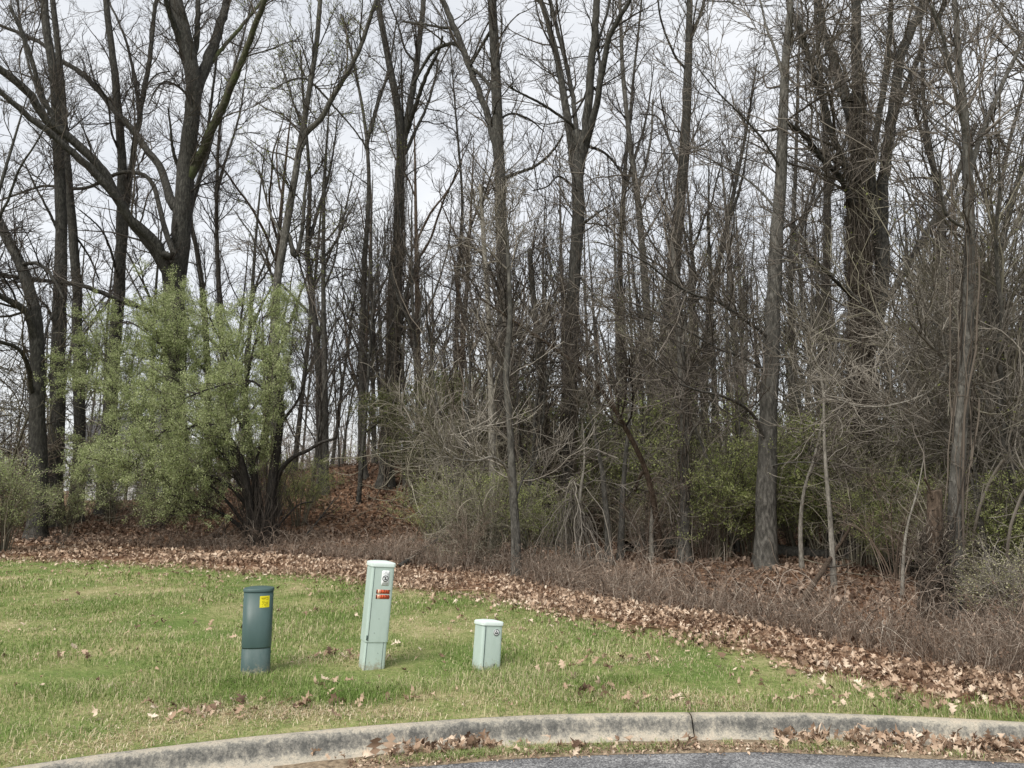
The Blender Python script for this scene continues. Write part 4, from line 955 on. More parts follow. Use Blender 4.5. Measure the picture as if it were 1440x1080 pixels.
kinds = [forest_tree('woodland_tree', 16, .17, 4, 1, 'bark_dark', 'twig_dark'), forest_tree('woodland_tree', 14, .12, 5, 1.1, 'bark_dark', 'twig_dark'), forest_tree('woodland_tree', 18, .2, 3, 1, 'bark_grey', 'twig_dark'),
         forest_tree('woodland_tree', 15, .11, 4, .8, 'bark_grey', 'twig_grey'), forest_tree('woodland_tree', 12, .09, 6, 1.1, 'bark_dark', 'twig_dark', 1.6), forest_tree('woodland_tree', 17, .15, 5, .9, 'bark_brown', 'twig_dark'),
         forest_tree('woodland_tree', 13, .10, 5, 1.0, 'bark_grey', 'twig_dark', 1.4, ('leaf_bud', 2.2, .07))]
WL = ['dark bare tree deep in the wood behind the front trunks', 'slender dark bare tree deep in the wood behind the front trunks', 'tall grey bare tree deep in the wood behind the front trunks', 'thin grey bare tree deep in the wood behind the front trunks',
      'low twiggy dark bare tree deep in the wood behind the front trunks', 'brown barked bare tree deep in the wood behind the front trunks', 'thin tree with yellow green buds deep in the wood']
WG = ['dark trees of the wood', 'slender dark trees of the wood', 'tall grey trees of the wood', 'thin grey trees of the wood', 'low twiggy trees of the wood', 'brown trees of the wood', 'budding trees of the wood']
used = [False] * len(kinds)
def put(k, x, y, sc):
    loc = (x, y, float(gz(x, y))); rz = (rng.normal(0, .05), rng.normal(0, .05), rng.uniform(0, 6.28))
    if not used[k]:
        o = kinds[k]; o.location = loc; o.rotation_euler = rz; o.scale = (sc, sc, sc); used[k] = True; tag(o, WL[k], 'tree', WG[k])
    else: copy_thing(kinds[k], loc, rz, sc)
pts = []
def scatter(n_, y0, y1, pxr, mind, ks, scr):
    got = 0; tries = 0
    while got < n_ and tries < 4000:
        tries += 1
        y = rng.uniform(y0, y1); px = rng.uniform(*pxr); x = (px - 720) / F * y
        if any((x - a) ** 2 + (y - b) ** 2 < mind ** 2 for a, b in pts): continue
        pts.append((x, y)); put(int(rng.choice(ks)), x, y, rng.uniform(*scr)); got += 1
scatter(34, 29, 44, (430, 1560), 1.6, [0, 1, 2, 3, 4, 5, 6], (.75, 1.1))
scatter(30, 44, 66, (420, 1560), 2.2, [0, 1, 2, 3, 5], (.8, 1.15))
scatter(24, 30, 60, (-120, 430), 2.4, [0, 1, 3, 4, 5, 6], (.7, 1.05))
scatter(12, 25, 36, (430, 1100), 1.5, [1, 3, 4, 6], (.7, 1.0))
scatter(7, 19, 28, (-420, -20), 2.5, [0, 1, 2, 3], (.8, 1.1))
scatter(7, 12, 26, (1480, 1900), 2.5, [0, 1, 2, 3], (.8, 1.1))
for px_, D_, sc_ in ((870, 21, .48), (905, 24, .6), (1000, 20, .5), (1035, 23, .62), (1120, 20.5, .5), (1255, 19, .5), (1320, 19.5, .55), (1405, 17, .5), (760, 23, .5), (570, 27, .55)): put(6, (px_ - 720) / F * D_, D_, sc_)
put(6, at_depth(345, 500, 29)[0], 29, 1.05); put(6, at_depth(1015, 500, 27)[0], 27, .85); put(6, at_depth(420, 500, 32)[0], 32, 1.1)

# understory saplings, dense with fine rising twigs
def understory(name, H, bk, tw, n_st=3, leaf=None, dens=1.35):
    root = empty(name); K = 14; m = n_st
    a_ = rng.uniform(0, 6.28, m); u = np.linspace(0, 1, K)[None, :, None]; d = np.stack([np.cos(a_), np.sin(a_), 0 * a_], -1)[:, None]
    sp = rng.uniform(.08, .28, (m, 1, 1)) * H; hh = rng.uniform(.75, 1, (m, 1, 1)) * H
    P = d * .06 + d * sp * u ** 1.5 + np.array([0, 0, 1.]) * hh * u + np.cumsum(rng.normal(0, .012 * H, (m, K, 3)), 1) * u - np.array([0, 0, .1])
    R = (.006 * H) * rng.uniform(.7, 1.2, (m, 1)) * (1 - u[..., 0]) ** .8 + .006
    s = Acc(); tubes(s, P, R, 6, .04); s.build('trunk', M[bk], root)
    c = Acc(); lf = Acc()
    b1, q1 = spawn(P, R, 1.9 * dens, (.3 * H, .5 * H), .6, 8, .16, .08, .55, .02, .005, .12, 1)
    b2, q2 = spawn(b1, q1, 3.0 * dens, (.3, 1.2), .65, 6, .18, .07, .6, .01, .0035, .1, 1)
    b3, q3 = spawn(b2, q2, 4.0 * dens, (.15, .55), .6, 4, .14, .08, .7, .006, .0034, .1, 1)
    tubes(c, b1, q1, 4); tubes(c, b2, q2, 3); tubes(c, b3, q3, 3); c.build('crown', M[tw], root)
    if leaf: leaf_quads(lf, along(np.concatenate([b3]), int(len(b3) * leaf[1])), leaf[2]); lf.build('foliage', M[leaf[0]], root)
    return root
U = [understory('understory_tree', 6.5, 'bark_dark', 'vine', 3), understory('understory_tree', 5.5, 'bark_grey', 'twig_olive', 4, ('leaf_bud', .35, .04)), understory('understory_tree', 7.5, 'bark_grey', 'twig_dark', 2), understory('understory_tree', 5.0, 'bark_grey', 'twig_pale', 3, None, 1.3)]
UL = ['brown twiggy understory tree with dense rising twigs among the trunks', 'grey twiggy understory tree with several stems and sparse yellow green buds', 'dark twiggy understory tree with long rising branches among the trunks', 'pale twiggy understory tree in the thicket among the trunks']
UG = ['brown understory trees', 'grey understory trees', 'dark understory trees', 'pale understory trees']
uu = [False] * 4
for k, px, D, sc in ((0, 640, 19, 1.2), (0, 735, 18, 1.15), (2, 620, 27, 1.3), (2, 760, 22, 1.2), (0, 690, 23, 1.35), (1, 900, 20, 1.2), (2, 990, 19, 1.2), (1, 1030, 17, 1.1), (1, 1165, 18, 1.3), (1, 1290, 17, 1.25),
                  (3, 1380, 11.5, .85), (3, 1440, 12.5, 1.0), (2, 1330, 19, 1.25), (1, 1420, 18, 1.2), (2, 480, 31, 1.1), (1, 530, 31, .95), (2, 440, 26, 1.1), (0, 660, 20, .7), (1, 1520, 14, 1.1), (0, 20, 24, .75), (0, -60, 23, .9), (0, 940, 23, 1.1), (2, 1090, 22, 1.2), (0, 1350, 23, 1.3), (0, 1200, 22, 1.3), (1, 1395, 12.5, 1.3), (3, 1450, 11, 1.2), (2, 1420, 15, 1.3), (3, 1160, 17, 1.3), (1, 660, 17, .6)):
    x = (px - 720) / F * D; loc = (x, D, float(gz(x, D))); rz = rng.uniform(0, 6.28)
    if not uu[k]: o = U[k]; o.location = loc; o.rotation_euler = (0, 0, rz); o.scale = (sc,) * 3; tag(o, UL[k], 'tree', UG[k]); uu[k] = True
    else: copy_thing(U[k], loc, rz, sc)

# ------------------------------------------------------------------ shrubs
def shrub(name, H, W, stems, tw, leaf=None, dens=1.25, droop=.0):
    root = empty(name); K = 12; m = stems
    a_ = rng.uniform(0, 6.28, m); u = np.linspace(0, 1, K)[None, :, None]; d = np.stack([np.cos(a_), np.sin(a_), 0 * a_], -1)[:, None]
    sp = np.sqrt(rng.uniform(.02, 1, (m, 1, 1))) * W; hh = rng.uniform(.5, 1, (m, 1, 1)) * H
    P = d * rng.uniform(0, .25, (m, 1, 1)) * W * .6 + d * sp * u ** 1.4 + np.array([0, 0, 1.]) * hh * (np.sin(u * 1.75) / np.sin(1.5)) + np.cumsum(rng.normal(0, .03, (m, K, 3)), 1) * u - np.array([0, 0, .08])
    R = rng.uniform(.006, .016, (m, 1)) * (1 - u[..., 0]) ** .7 + .003
    c = Acc(); lf = Acc(); tubes(c, P, R, 4)
    b1, q1 = spawn(P, R, 3.2 * dens, (.35, 1.2), .7, 6, .16, .04 - droop, .6, .007, .0032, .15, 1)
    b2, q2 = spawn(b1, q1, 4.5 * dens, (.15, .65), .7, 4, .2, .02 - droop, .7, .005, .0034, .1, 1)
    tubes(c, b1, q1, 3); tubes(c, b2, q2, 3); c.build('stems', M[tw], root)
    if leaf:
        leaf_quads(lf, along(b2, int(len(b2) * leaf[1] * 5), .1, 1, .045), leaf[2]); leaf_quads(lf, along(b1, int(len(b1) * leaf[1] * 4), .3, 1, .045), leaf[2]); lf.build('foliage', M[leaf[0]], root)
    return root
def place(proto, spots, labels, group, cat='shrub'):
    for q, (px, D, sc, *up) in enumerate(spots):
        x = (px - 720) / F * D; loc = (x, D, float(gz(x, D)) + (up[0] if up else 0)); rz = rng.uniform(0, 6.28)
        lab = labels[q] if isinstance(labels, (list, tuple)) else labels
        if q == 0: o = proto; o.location = loc; o.rotation_euler = (0, 0, rz); o.scale = (sc,) * 3; tag(o, lab, cat, group)
        else: copy_thing(proto, loc, rz, sc, lab, group)
place(shrub('thicket_shrub', 2.6, 1.5, 24, 'twig_olive', ('leaf_mid', .45, .04)), [(640, 15.5, .7), (690, 15.2, .75), (940, 19, 1), (1190, 17, .8), (1030, 20, 1), (760, 24, 1.1), (1110, 21, 1.), (1290, 20, 1.1), (870, 26, 1.2), (300, 24, .8), (-40, 23, 1.0), (30, 25, 1.1)], 'dark thicket shrub of tangled stems with sparse green leaves between the trunks', 'dark thicket shrubs')
place(shrub('thicket_shrub', 2.4, 1.6, 24, 'twig_red'), [(660, 14.6, .5), (905, 16, .7), (720, 21, 1.1), (985, 16, .5), (1245, 12.5, .7), (1340, 15, .9), (680, 26, 1.3), (960, 25, 1.2), (1060, 24, 1.2), (1210, 23, 1.3), (1380, 21, 1.3), (10, 22, 1.2), (830, 22, 1.1), (440, 24.5, .5)], 'reddish brown leafless thicket shrub between the trunks', 'reddish thicket shrubs')
place(shrub('thicket_shrub', 3.0, 1.4, 20, 'twig_olive', ('leaf_bud', .2, .035), 1.2, .05), [(790, 15, .55), (1220, 14.2, .9), (1240, 14.6, 1.0), (1190, 14.6, .9), (1315, 11.2, .6), (980, 18, .8), (1480, 11, .9), (680, 22.5, .6)], 'grey thicket shrub with drooping stems and a few buds between the trunks', 'grey thicket shrubs')
place(shrub('evergreen_honeysuckle', 4.2, 2.4, 34, 'twig_olive', ('leaf_dull', 1.5, .065)), [(640, 23.2, 1.0), (590, 25.5, 1.0), (700, 23.4, 1.05), (760, 22.6, .85), (850, 24, .95)], 'tall dull green vine swamped thicket behind the curved limb tree', 'dull green thickets behind the trunks')
place(shrub('honeysuckle_bush', 3.0, 1.8, 26, 'twig_olive', ('leaf_mid', 2.1, .05)), [(608, 19.0, .55), (650, 19.5, .55), (752, 15.6, .62), (1005, 16.2, .9), (1050, 16.8, 1.05), (1115, 17.2, .95), (1146, 16.2, .8), (1385, 11.8, .6), (1430, 11.6, .62), (1292, 14, .6), (975, 19, .95), (865, 20.5, 1.25), (1250, 13.2, .5), (425, 22.6, .75), (1345, 13.8, .75), (1185, 18, 1.1)],
      ['low fresh green bush on the leafy slope beside the post like sapling', 'low fresh green bush directly beside the brush tangle on the slope', 'fresh green bush seen between the slender sapling and the rough brown trunk', 'fresh green bush between the mid grey trunk and the clear grey tree', 'tall fresh green bush close behind the clear grey tree',
       'fresh green bush between the clear grey tree and the thin pale wavy stem', 'fresh green bush behind the pale birch like stem', 'fresh green bush between the nearest grey trunk and the double stem', 'fresh green bush behind the twisted double stem', 'fresh green bush behind the vine wrapped stump', 'fresh green bush behind the mid grey trunk',
       'fresh green bush under the pale grey trunk far back', 'fresh green bush between the massive viny trunk and the stump', 'small fresh green bush behind the flank of the large light green bush', 'fresh green bush behind the nearest grey trunk', 'fresh green bush behind the massive viny trunk'], 'green bushes under the trees')
place(shrub('pale_shrub', 1.5, .95, 26, 'twig_pale', ('leaf_straw', 1.6, .032)), [(1395, 8.6, .62), (1440, 8.2, .6), (905, 19, .75), (1360, 9.2, .4)], ['pale straw leaved shrub beside the nearest grey trunk', 'pale straw leaved shrub at the frame edge above the leaf band', 'pale yellow green shrub below the curving trunk', 'small pale shrub against the foot of the nearest grey trunk'], 'pale leaved shrubs')
place(shrub('honeysuckle_bush', 2.2, 1.1, 30, 'twig_olive', ('leaf_light', 2.4, .042)), [(18, 17.6, .95), (-55, 17, 1.05)], ['small light green bush standing at the corner of the lawn before the gnarled tree', 'small light green bush beyond the frame edge beside the corner bush'], 'light green bushes by the lawn')
place(shrub('honeysuckle_bush', 2.6, 1.5, 22, 'twig_olive', ('leaf_light', 1.7, .05)), [(104, 21.5, .6), (212, 22.8, .62), (165, 24, .8)], ['light green bush at the foot of the tall straight dark trunk', 'light green bush beside the foot of the trunk leaning by the oak', 'light green bush filling the space below the oak'], 'light green bushes at the tree feet')

def tangle(name, W, H, n_, tw, rmin=.0016):
    root = empty(name); K = 16; a_ = rng.uniform(0, 6.28, n_); rr_ = np.sqrt(rng.uniform(0, 1, n_)) * W
    p = np.stack([np.cos(a_) * rr_, np.sin(a_) * rr_, H * rng.beta(1.1, 1.3, n_)], -1); d = norm(rng.normal(size=(n_, 3)) * [1, 1, .8]); P = [p]; L = rng.uniform(.8, 3.2, (n_, 1)) / K; dd = norm(rng.normal(size=(n_, 3)))
    for _ in range(K - 1):
        dd = norm(dd + rng.normal(0, .35, (n_, 3))); d = norm(d + dd * .22 - np.concatenate([p[:, :2] / W * .05, (p[:, 2:] - H * .5) / H * .08], 1)); p = p + d * L; p[:, 2] = np.maximum(p[:, 2], 0); P.append(p)
    P = np.stack(P, 1); Rr = rng.gamma(2, .0025, (n_, 1)) * np.ones((1, K)) + rmin; c = Acc(); tubes(c, P, Rr, 4)
    b, q = spawn(P, Rr, 2.6, (.15, .8), .9, 6, .25, 0, .6, .006, .003); tubes(c, b, q, 3); b2, q2 = spawn(b, q, 3.5, (.1, .4), .8, 4, .2, 0, .6, .005, .0028); tubes(c, b2, q2, 3)
    c.build('stems', M[tw], root); return root
place(tangle('vine_tangle', 1.5, 3.2, 110, 'twig_pale'), [(1320, 13.5, .95), (1440, 12.5, 1.05), (1500, 11, .9), (930, 16.5, .7), (1215, 15.2, .75, 2.6), (1335, 12.6, .6, 2.2), (1385, 12.4, .7, 2.9), (1430, 12.2, .6, 3.6)], 'pale curling tangle of bare vines hung among the trunks', 'pale vine tangles', 'vine')
place(tangle('vine_tangle', 1.6, 3.4, 110, 'twig_olive'), [(650, 19.5, 1.0), (690, 22, 1.2), (750, 20, 1.1), (830, 20.5, 1.1), (900, 21, 1.1), (990, 19, .95), (1070, 20, 1.0), (1160, 18.5, 1.1), (1230, 16, 1.2), (1290, 18, 1.1), (1370, 17, 1.15), (700, 26, 1.2), (440, 31, 1.0), (650, 25, 1.5), (780, 24, 1.4), (1430, 17, 1.2), (12, 23.0, 1.5), (-35, 23, 1.6), (30, 25, 1.6, 1.2), (250, 24.5, .9), (665, 14.8, .42), (690, 15.2, .5)], 'brown curling tangle of bare vines hung among the trunks', 'brown vine tangles', 'vine')

# the big light green bush, traced by its main stems
DB = gd(366, 768)
def big_bush():
    B = lambda pts, w0, w1, d0, d1: resample(*limb3(pts, w0, w1, DB + d0, DB + d1), 20)
    b0 = at_depth(366, 766, DB); base = np.array([b0[0], DB, float(gz(b0[0], DB))])
    root = empty('honeysuckle_bush', base); tag(root, 'large light green leafing bush with black crooked stems beside the lawn', 'shrub')
    T = [([(376, 768), (380, 720), (384, 670), (392, 615), (396, 575), (390, 535), (378, 510), (358, 500)], 20, 5, 0, -.6), ([(356, 768), (352, 715), (345, 670), (332, 630), (310, 604), (282, 596), (262, 604)], 18, 3, 0, -1.4),
         ([(364, 768), (362, 700), (352, 640), (348, 590), (340, 540), (326, 500), (312, 470)], 16, 3, 0, 1.0), ([(384, 690), (396, 660), (414, 642), (432, 634), (452, 622), (470, 617), (474, 608)], 9, 4, 0, -.8), ([(352, 720), (330, 690), (300, 670), (262, 668), (220, 672), (190, 668)], 7, 2, 0, -1),
         ([(356, 700), (330, 640), (300, 580), (270, 540), (240, 515), (205, 500), (170, 500), (130, 508)], 8, 2, .3, 1.2), ([(350, 690), (315, 640), (280, 600), (240, 580), (205, 572), (165, 580)], 7, 2, 0, .2), ([(350, 620), (320, 560), (280, 510), (258, 470), (245, 440)], 6, 2, .6, 1.2),
         ([(390, 570), (400, 530), (410, 490), (412, 465)], 5, 2, -.2, .6), ([(345, 560), (352, 510), (362, 470), (366, 445)], 5, 2, .6, 0), ([(392, 600), (420, 560), (430, 520), (424, 490)], 5, 2, -.2, -.8), ([(362, 766), (345, 745), (310, 720), (280, 712), (240, 720)], 5, 2, 0, -.6), ([(300, 580), (262, 530), (220, 480), (180, 452), (160, 462)], 5, 2, .3, .6), ([(360, 650), (372, 600), (376, 560), (352, 535), (300, 545), (260, 560)], 5, 2, -.3, -1.6), ([(250, 590), (215, 620), (190, 650), (172, 668)], 4, 2, -.2, -.8), ([(280, 600), (225, 560), (180, 545), (140, 548), (110, 540)], 4, 2, .4, 1.0),
         ([(366, 766), (400, 730), (420, 710), (440, 706)], 4, 2, 0, .5),
         ([(360, 762), (320, 706), (278, 670), (228, 640), (176, 626)], 6, 2, .2, -.4), ([(356, 760), (312, 722), (258, 700), (208, 694)], 5, 2, 0, -1.2), ([(362, 740), (330, 670), (296, 628), (262, 606)], 6, 2, .4, .9), ([(300, 690), (250, 640), (205, 610), (160, 610), (120, 640)], 5, 2, .3, .9), ([(330, 560), (318, 500), (300, 458), (290, 432)], 5, 2, .5, -.4)]
    S, SR = [], []
    for t in T: p, r = B(*t); S.append(p); SR.append(r); aa = Acc(); tubes(aa, p, r, 7, .06); aa.build('stem', M['bark_black'], root, base)
    S = np.array(S); SR = np.array(SR); c = Acc(); lf = Acc()
    keep_ = [q for q in range(len(S)) if q not in (3, 16)]
    b1, q1 = spawn(S[keep_], SR[keep_], 8.0, (.6, 1.8), .8, 8, .17, .05, .5, .010, .0035, .28, 1, taper=.2)
    b2, q2 = spawn(b1, q1, 7.0, (.3, .95), .65, 6, .15, .08, .6, .005, .0026, .1, 1)
    b3, q3 = spawn(b2, q2, 9.0, (.12, .42), .6, 4, .14, .10, .7, .0032, .0020, .1, 1)
    tubes(c, b1, q1, 4); tubes(c, b2, q2, 3); tubes(c, b3, q3, 3); c.build('twigs', M['twig_dark'], root, base)
    hi = b3[(b3[:, -1, 2] > base[2] + .6) & ((b3[:, -1, 0] < base[0] + .35) | (b3[:, -1, 2] > base[2] + 3.0))]
    hi = hi[(hi[:, -1, 2] > base[2] + 1.6) | (rng.uniform(size=len(hi)) < .6)]
    xr = at_depth(418, 540, DB)[0]; hi = hi[hi[:, -1, 0] < xr + rng.normal(0, .12, len(hi))]; b2 = b2[b2[:, -1, 0] < xr]
    leaf_quads(lf, along(hi, 180000, .1, 1, .035), .044, .6, .42); leaf_quads(lf, along(b2[b2[:, -1, 2] > base[2] + 1.5], 40000, .3, 1, .05), .044, .6, .42)
    lf.build('foliage', M['leaf_light'], root, base)
    v = Acc(); n_ = 520; K = 8; u = np.linspace(0, 1, K)[None, :, None]; a_ = rng.uniform(0, 6.28, (n_, 1, 1)); rr_ = rng.uniform(.15, .75, (n_, 1, 1)); h_ = rng.uniform(.5, 2.2, (n_, 1, 1))
    P = base + np.concatenate([np.cos(a_) * rr_ * (.35 + .65 * u) , np.sin(a_) * rr_ * (.35 + .65 * u), h_ * u + 0 * a_], -1) + np.cumsum(rng.normal(0, .055, (n_, K, 3)), 1)
    tubes(v, P, rng.uniform(.002, .006, (n_, 1)) * np.ones((1, K)), 3); v.build('vine', M['twig_dark'], root, base)
big_bush()

# hanging pale roots and runners at the foot of the stout tree
p = on_ground(808, 800); root = empty('hanging_vine', p); tag(root, 'pale hanging vine runners drooping in front of the stout four stemmed tree', 'vine')
n_ = 60; K = 10; u = np.linspace(0, 1, K)[None, :, None]; a_ = rng.uniform(0, 6.28, (n_, 1, 1)); rr_ = rng.uniform(.1, .75, (n_, 1, 1))
P = p + np.concatenate([np.cos(a_) * rr_ * u ** .6, np.sin(a_) * rr_ * u ** .6 + .15, (1.5 - 1.45 * u ** 1.3) * rng.uniform(.6, 1.1, (n_, 1, 1))], -1) + np.cumsum(rng.normal(0, .03, (n_, K, 3)), 1)
a = Acc(); tubes(a, P, rng.uniform(.005, .012, (n_, 1)) * np.ones((1, K)), 4); f, fr = spawn(P, np.full(P.shape[:2], .008), 2.5, (.2, .5), .8, 5, .2, -.1, .5, .005, .003); tubes(a, f, fr, 3); a.build('strands', M['twig_pale'], root, p)

# fallen logs and loose branches on the floor of the wood
def log(px0, py0, px1, py1, r, label, mat='bark_dark', lift=.0, br=0, cat='log'):
    a_, b_ = on_ground(px0, py0), on_ground(px1, py1); n_ = 14; t = np.linspace(0, 1, n_)[:, None]; P = a_ * (1 - t) + b_ * t
    P[:, 2] = np.maximum(gz(P[:, 0], P[:, 1]), P[:, 2] * 0) + r * .7 + lift * t[:, 0]; P += rng.normal(0, r * .12, P.shape)
    root = empty('fallen_log' if cat == 'log' else 'fallen_branch', P[0]); tag(root, label, cat)
    q = Acc(); R = np.linspace(r, r * (.75 if cat == 'log' else .35), n_); tubes(q, P, R, 12, .06, cap=True); q.build('trunk' if cat == 'log' else 'stem', M[mat], root, P[0])
    if br:
        c = Acc(); b1, q1 = spawn(P[None], R[None], max(br, 7), (.3, 1.1), .8, 6, .15, .12, .6, .02, .004, .2, 1); tubes(c, b1, q1, 4); b2, q2 = spawn(b1, q1, 3, (.15, .5), .7, 4, .15, .1, .6, .01, .003); tubes(c, b2, q2, 3); c.build('twigs', M['twig_dark'], root, P[0])
log(880, 778, 960, 772, .15, 'dark fallen log lying between the thin stems and the mid grey trunk')
log(1090, 782, 1165, 790, .15, 'dark fallen log lying behind the thin pale wavy stem')
log(1250, 812, 1320, 800, .16, 'mossy fallen log lying behind the vine wrapped stump', 'bark_moss')
log(960, 742, 1010, 748, .12, 'short dark fallen log lying up the slope behind the mid grey trunk')
log(560, 800, 690, 742, .05, 'dark fallen branch propped up in front of the brush tangle', 'bark_dark', .9, 3, 'branch')
log(300, 752, 352, 768, .03, 'thin dark fallen branch lying under the large light green bush', 'bark_dark', .05, 5, 'branch')
log(1120, 860, 1215, 800, .045, 'fallen branch arching up from the brambles by the massive viny trunk', 'bark_brown', 1.0, 3, 'branch')
log(425, 760, 470, 735, .03, 'thin crooked fallen branch beside the black stems of the large bush', 'bark_dark', .7, 5, 'branch')
log(40, 745, 90, 770, .025, 'thin fallen stick on the leaves near the corner bush', 'bark_dark', .05, 5, 'branch')

# ------------------------------------------------------------------ brambles: the low brown tangle between the leaf band and the trees
def brambles():
    a = Acc(); n_ = 32000
    x = rng.uniform(-16, 9, n_); u_ = rng.beta(.9, 1.8, n_); dep = np.interp(x, [-16, -7, -3, 0, 2, 5, 9], [1.2, 1.8, 2.6, 3.6, 3.6, 3.2, 3.0]); y = brush_y(x) - .08 + u_ * dep + .15 * sines(x, x * 0, 2.5, 91)
    w = np.interp(x, [-16, -8, -4, -2, 0, 9], [.10, .16, .28, .6, 1, 1]); k = (rng.uniform(size=n_) < w * np.clip(.6 + .75 * sines(x, y, 1.5, 92), .10, 1)); x, y = x[k], y[k]; m = len(x)
    K = 6; u = np.linspace(0, 1, K)[None, :, None]; an = rng.uniform(0, 6.28, m); d = np.stack([np.cos(an), np.sin(an), 0 * an], -1)[:, None]
    H = (rng.gamma(4, .068, m) * (.75 + .35 * sines(x, y, .9, 93)) * np.interp(x, [-16, -4, 9], [.6, .95, 1.15]))[:, None, None]; S = H * rng.uniform(.1, 1.1, (m, 1, 1))
    P = np.stack([x, y, gz(x, y) - .01], -1)[:, None] + d * S * u + np.array([0, 0, 1.]) * H * np.sin(u * rng.uniform(1.3, 2.3, (m, 1, 1))) + np.cumsum(rng.normal(0, .012, (m, K, 3)), 1)
    P[..., 2] = np.maximum(P[..., 2], gz(P[..., 0], P[..., 1]) + .003 - (u[..., 0] == 0) * .02)
    R = rng.uniform(.0014, .0034, (m, 1)) * (1 - .5 * u[..., 0]); tubes(a, P, R, 3)
    f, fr = spawn(P, R, 3.2, (.08, .34), .8, 4, .2, .05, .7, .003, .0013, .15, 1); tubes(a, f, fr, 3)
    n_ = 1700; x = rng.uniform(-9, 8, n_); y = brush_y(x) + .1 + rng.beta(1, 1.4, n_) * np.interp(x, [-9, -3, 0, 8], [2, 3, 4, 3.5]); k = rng.uniform(size=n_) < np.interp(x, [-9, -4, -1, 8], [.3, .5, 1, 1]); x, y = x[k], y[k]; m = len(x); K = 10; u = np.linspace(0, 1, K)[None, :, None]
    an = rng.uniform(0, 6.28, m); d = np.stack([np.cos(an), np.sin(an), 0 * an], -1)[:, None]; H = rng.gamma(5, .07, (m, 1, 1)); S = H * rng.uniform(.4, 2.0, (m, 1, 1))
    P = np.stack([x, y, gz(x, y) - .01], -1)[:, None] + d * S * u + np.array([0, 0, 1.]) * H * np.sin(u * rng.uniform(1.6, 2.9, (m, 1, 1))) + np.cumsum(rng.normal(0, .02, (m, K, 3)), 1); R2 = rng.gamma(2, .0008, (m, 1)) * (1 - .5 * u[..., 0]) + .0014
    tubes(a, P, R2, 4); f2, fr2 = spawn(P, R2, 3, (.1, .5), .8, 5, .22, .03, .7, .004, .0015, .15, 1); tubes(a, f2, fr2, 3)
    o = a.build('undergrowth', M['twig_red']); tag(o, 'low tangled reddish brown brambles between the leaf band and the trees', 'undergrowth', kind='stuff')
    lf = Acc(); leaf_quads(lf, along(f, 9000), .028, 0., .6); o = lf.build('undergrowth_leaves', M['dead_leaf_old_shaded']); tag(o, 'withered little leaves caught in the low brambles', 'leaves', kind='stuff')
brambles()

# ------------------------------------------------------------------ far behind: a pale house, and the far edge of the wood
def house():
    D = 62; xc = (182 - 720) / F * D; z0 = float(gz(xc, D)); root = empty('house', (xc, D, z0)); tag(root, 'pale house with dark roof glimpsed far behind the twin trunks and the bush', 'house')
    w, d_, h = 5.0, 7.0, 4.5; t = .12
    a = Acc(); box(a, 0, 0, h / 2, w, d_, h); a.add([(-w / 2, -d_ / 2, h), (-w / 2, d_ / 2, h), (-w / 2, 0, h + 2.0), (w / 2, -d_ / 2, h), (w / 2, d_ / 2, h), (w / 2, 0, h + 2.0)], t=[[0, 1, 2], [4, 3, 5]])
    m, n, l, b, o = new_mat('pale_siding'); wv = n.new('ShaderNodeTexWave'); wv.wave_type = 'BANDS'; wv.bands_direction = 'Z'; wv.inputs['Scale'].default_value = 3.2; tc = n.new('ShaderNodeTexCoord'); l.new(tc.outputs['Object'], wv.inputs['Vector']); r = ramp(n, [(0, (.42, .43, .44)), (.2, (.56, .57, .57)), (1, (.60, .61, .61))]); l.new(wv.outputs['Fac'], r.inputs['Fac']); l.new(r.outputs['Color'], b.inputs['Base Color'])
    a.build('wall', m, root, smooth=False)
    rf = Acc()
    for s in (-1, 1):
        V = np.array([(-w / 2 - .4, s * (d_ / 2 + .45), h - .12), (w / 2 + .4, s * (d_ / 2 + .45), h - .12), (w / 2 + .4, 0, h + 2.08), (-w / 2 - .4, 0, h + 2.08)]); V2 = V + [0, 0, .16]; rf.add(np.vstack([V, V2]), [[0, 1, 2, 3], [4, 5, 6, 7], [0, 1, 5, 4], [1, 2, 6, 5], [2, 3, 7, 6], [3, 0, 4, 7]])
    rf.build('roof', plain('dark_shingles', (.07, .07, .075), .9, .1, (.12, .115, .11), 3), root, smooth=False)
    gl = plain('window_glass', (.05, .06, .07), .12, .5); tr = plain('white_trim', (.8, .8, .79), .5, .3)
    for x in (-1.3, 1.3):
        f = Acc()
        for (cx_, cz_, sx, sz) in ((-.58, 0, .12, 1.62), (.58, 0, .12, 1.62), (0, .75, 1.04, .12), (0, -.75, 1.04, .12), (0, 0, 1.04, .07)): box(f, x + cx_, -d_ / 2 - .02, 1.9 + cz_, sx, .1, sz)
        fo = f.build('window', tr, root, smooth=False); q = Acc(); box(q, x, -d_ / 2 - .008, 1.9, 1.06, .02, 1.4); q.build('pane', gl, fo, smooth=False)
house()
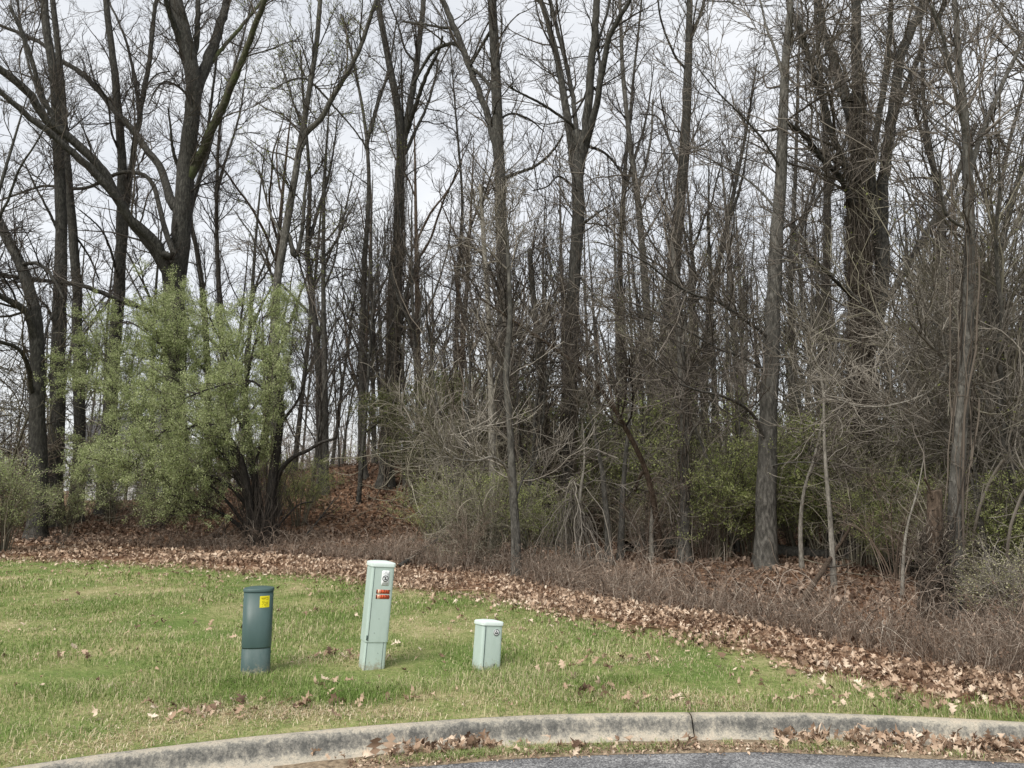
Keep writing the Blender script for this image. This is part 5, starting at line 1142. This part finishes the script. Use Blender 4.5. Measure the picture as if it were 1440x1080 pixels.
def far_woods():
    a = Acc(); n_ = 900; y = rng.uniform(72, 130, n_); x = rng.uniform(-1.0, 1.0, n_) * y * .95; k = ~((np.abs(x + 33) < 9) & (y < 78)); x, y = x[k], y[k]; m = len(x); K = 6; u = np.linspace(0, 1, K)[None, :, None]
    H = (rng.uniform(5, 11, m) * np.where(x > -.25 * y, 1.15, .75))[:, None, None]
    P = np.stack([x, y, gz(x, y) - .1], -1)[:, None] + np.array([0, 0, 1.]) * H * u + np.cumsum(rng.normal(0, .15, (m, K, 3)), 1) * u; R = rng.uniform(.05, .14, (m, 1)) * (1 - u[..., 0]) ** .7 + .02; tubes(a, P, R, 4)
    b1, q1 = spawn(P, R, 1.6, (1., 3.2), .7, 5, .15, .1, .6, .05, .014, .1, 1); b2, q2 = spawn(b1, q1, 2.2, (.5, 1.6), .7, 4, .15, .08, .6, .02, .010, .1, 1); tubes(a, b1, q1, 3); tubes(a, b2, q2, 3)
    o = a.build('distant_woods', M['twig_grey']); tag(o, 'hazy far edge of the bare wood seen between the trunks', 'woods', kind='stuff')
    s = Acc(); n_ = 2600; y = rng.uniform(36, 70, n_); x = rng.uniform(-.9, .9, n_) * y; k = ~((np.abs(x + 33) < 8) & (y > 50)) & (x > -.5 * y + rng.normal(0, 4, n_)); x, y = x[k], y[k]; m = len(x)
    an = rng.uniform(0, 6.28, m); d = np.stack([np.cos(an), np.sin(an), 0 * an], -1)[:, None]; H = rng.uniform(1, 3.4, (m, 1, 1)); P = np.stack([x, y, gz(x, y)], -1)[:, None] + d * H * .5 * u + np.array([0, 0, 1.]) * H * np.sin(u * 1.7) + np.cumsum(rng.normal(0, .05, (m, K, 3)), 1); R = np.full((m, K), .014) * (1 - .5 * u[..., 0])
    tubes(s, P, R, 3); b1, q1 = spawn(P, R, 3, (.4, 1.4), .7, 4, .16, .06, .6, .012, .007); tubes(s, b1, q1, 3); b2, q2 = spawn(b1, q1, 3, (.3, .8), .7, 4, .16, .06, .6, .01, .006); tubes(s, b2, q2, 3)
    o = s.build('far_undergrowth', M['twig_red']); tag(o, 'far bare undergrowth covering the floor of the wood behind the trees', 'undergrowth', kind='stuff')
far_woods()
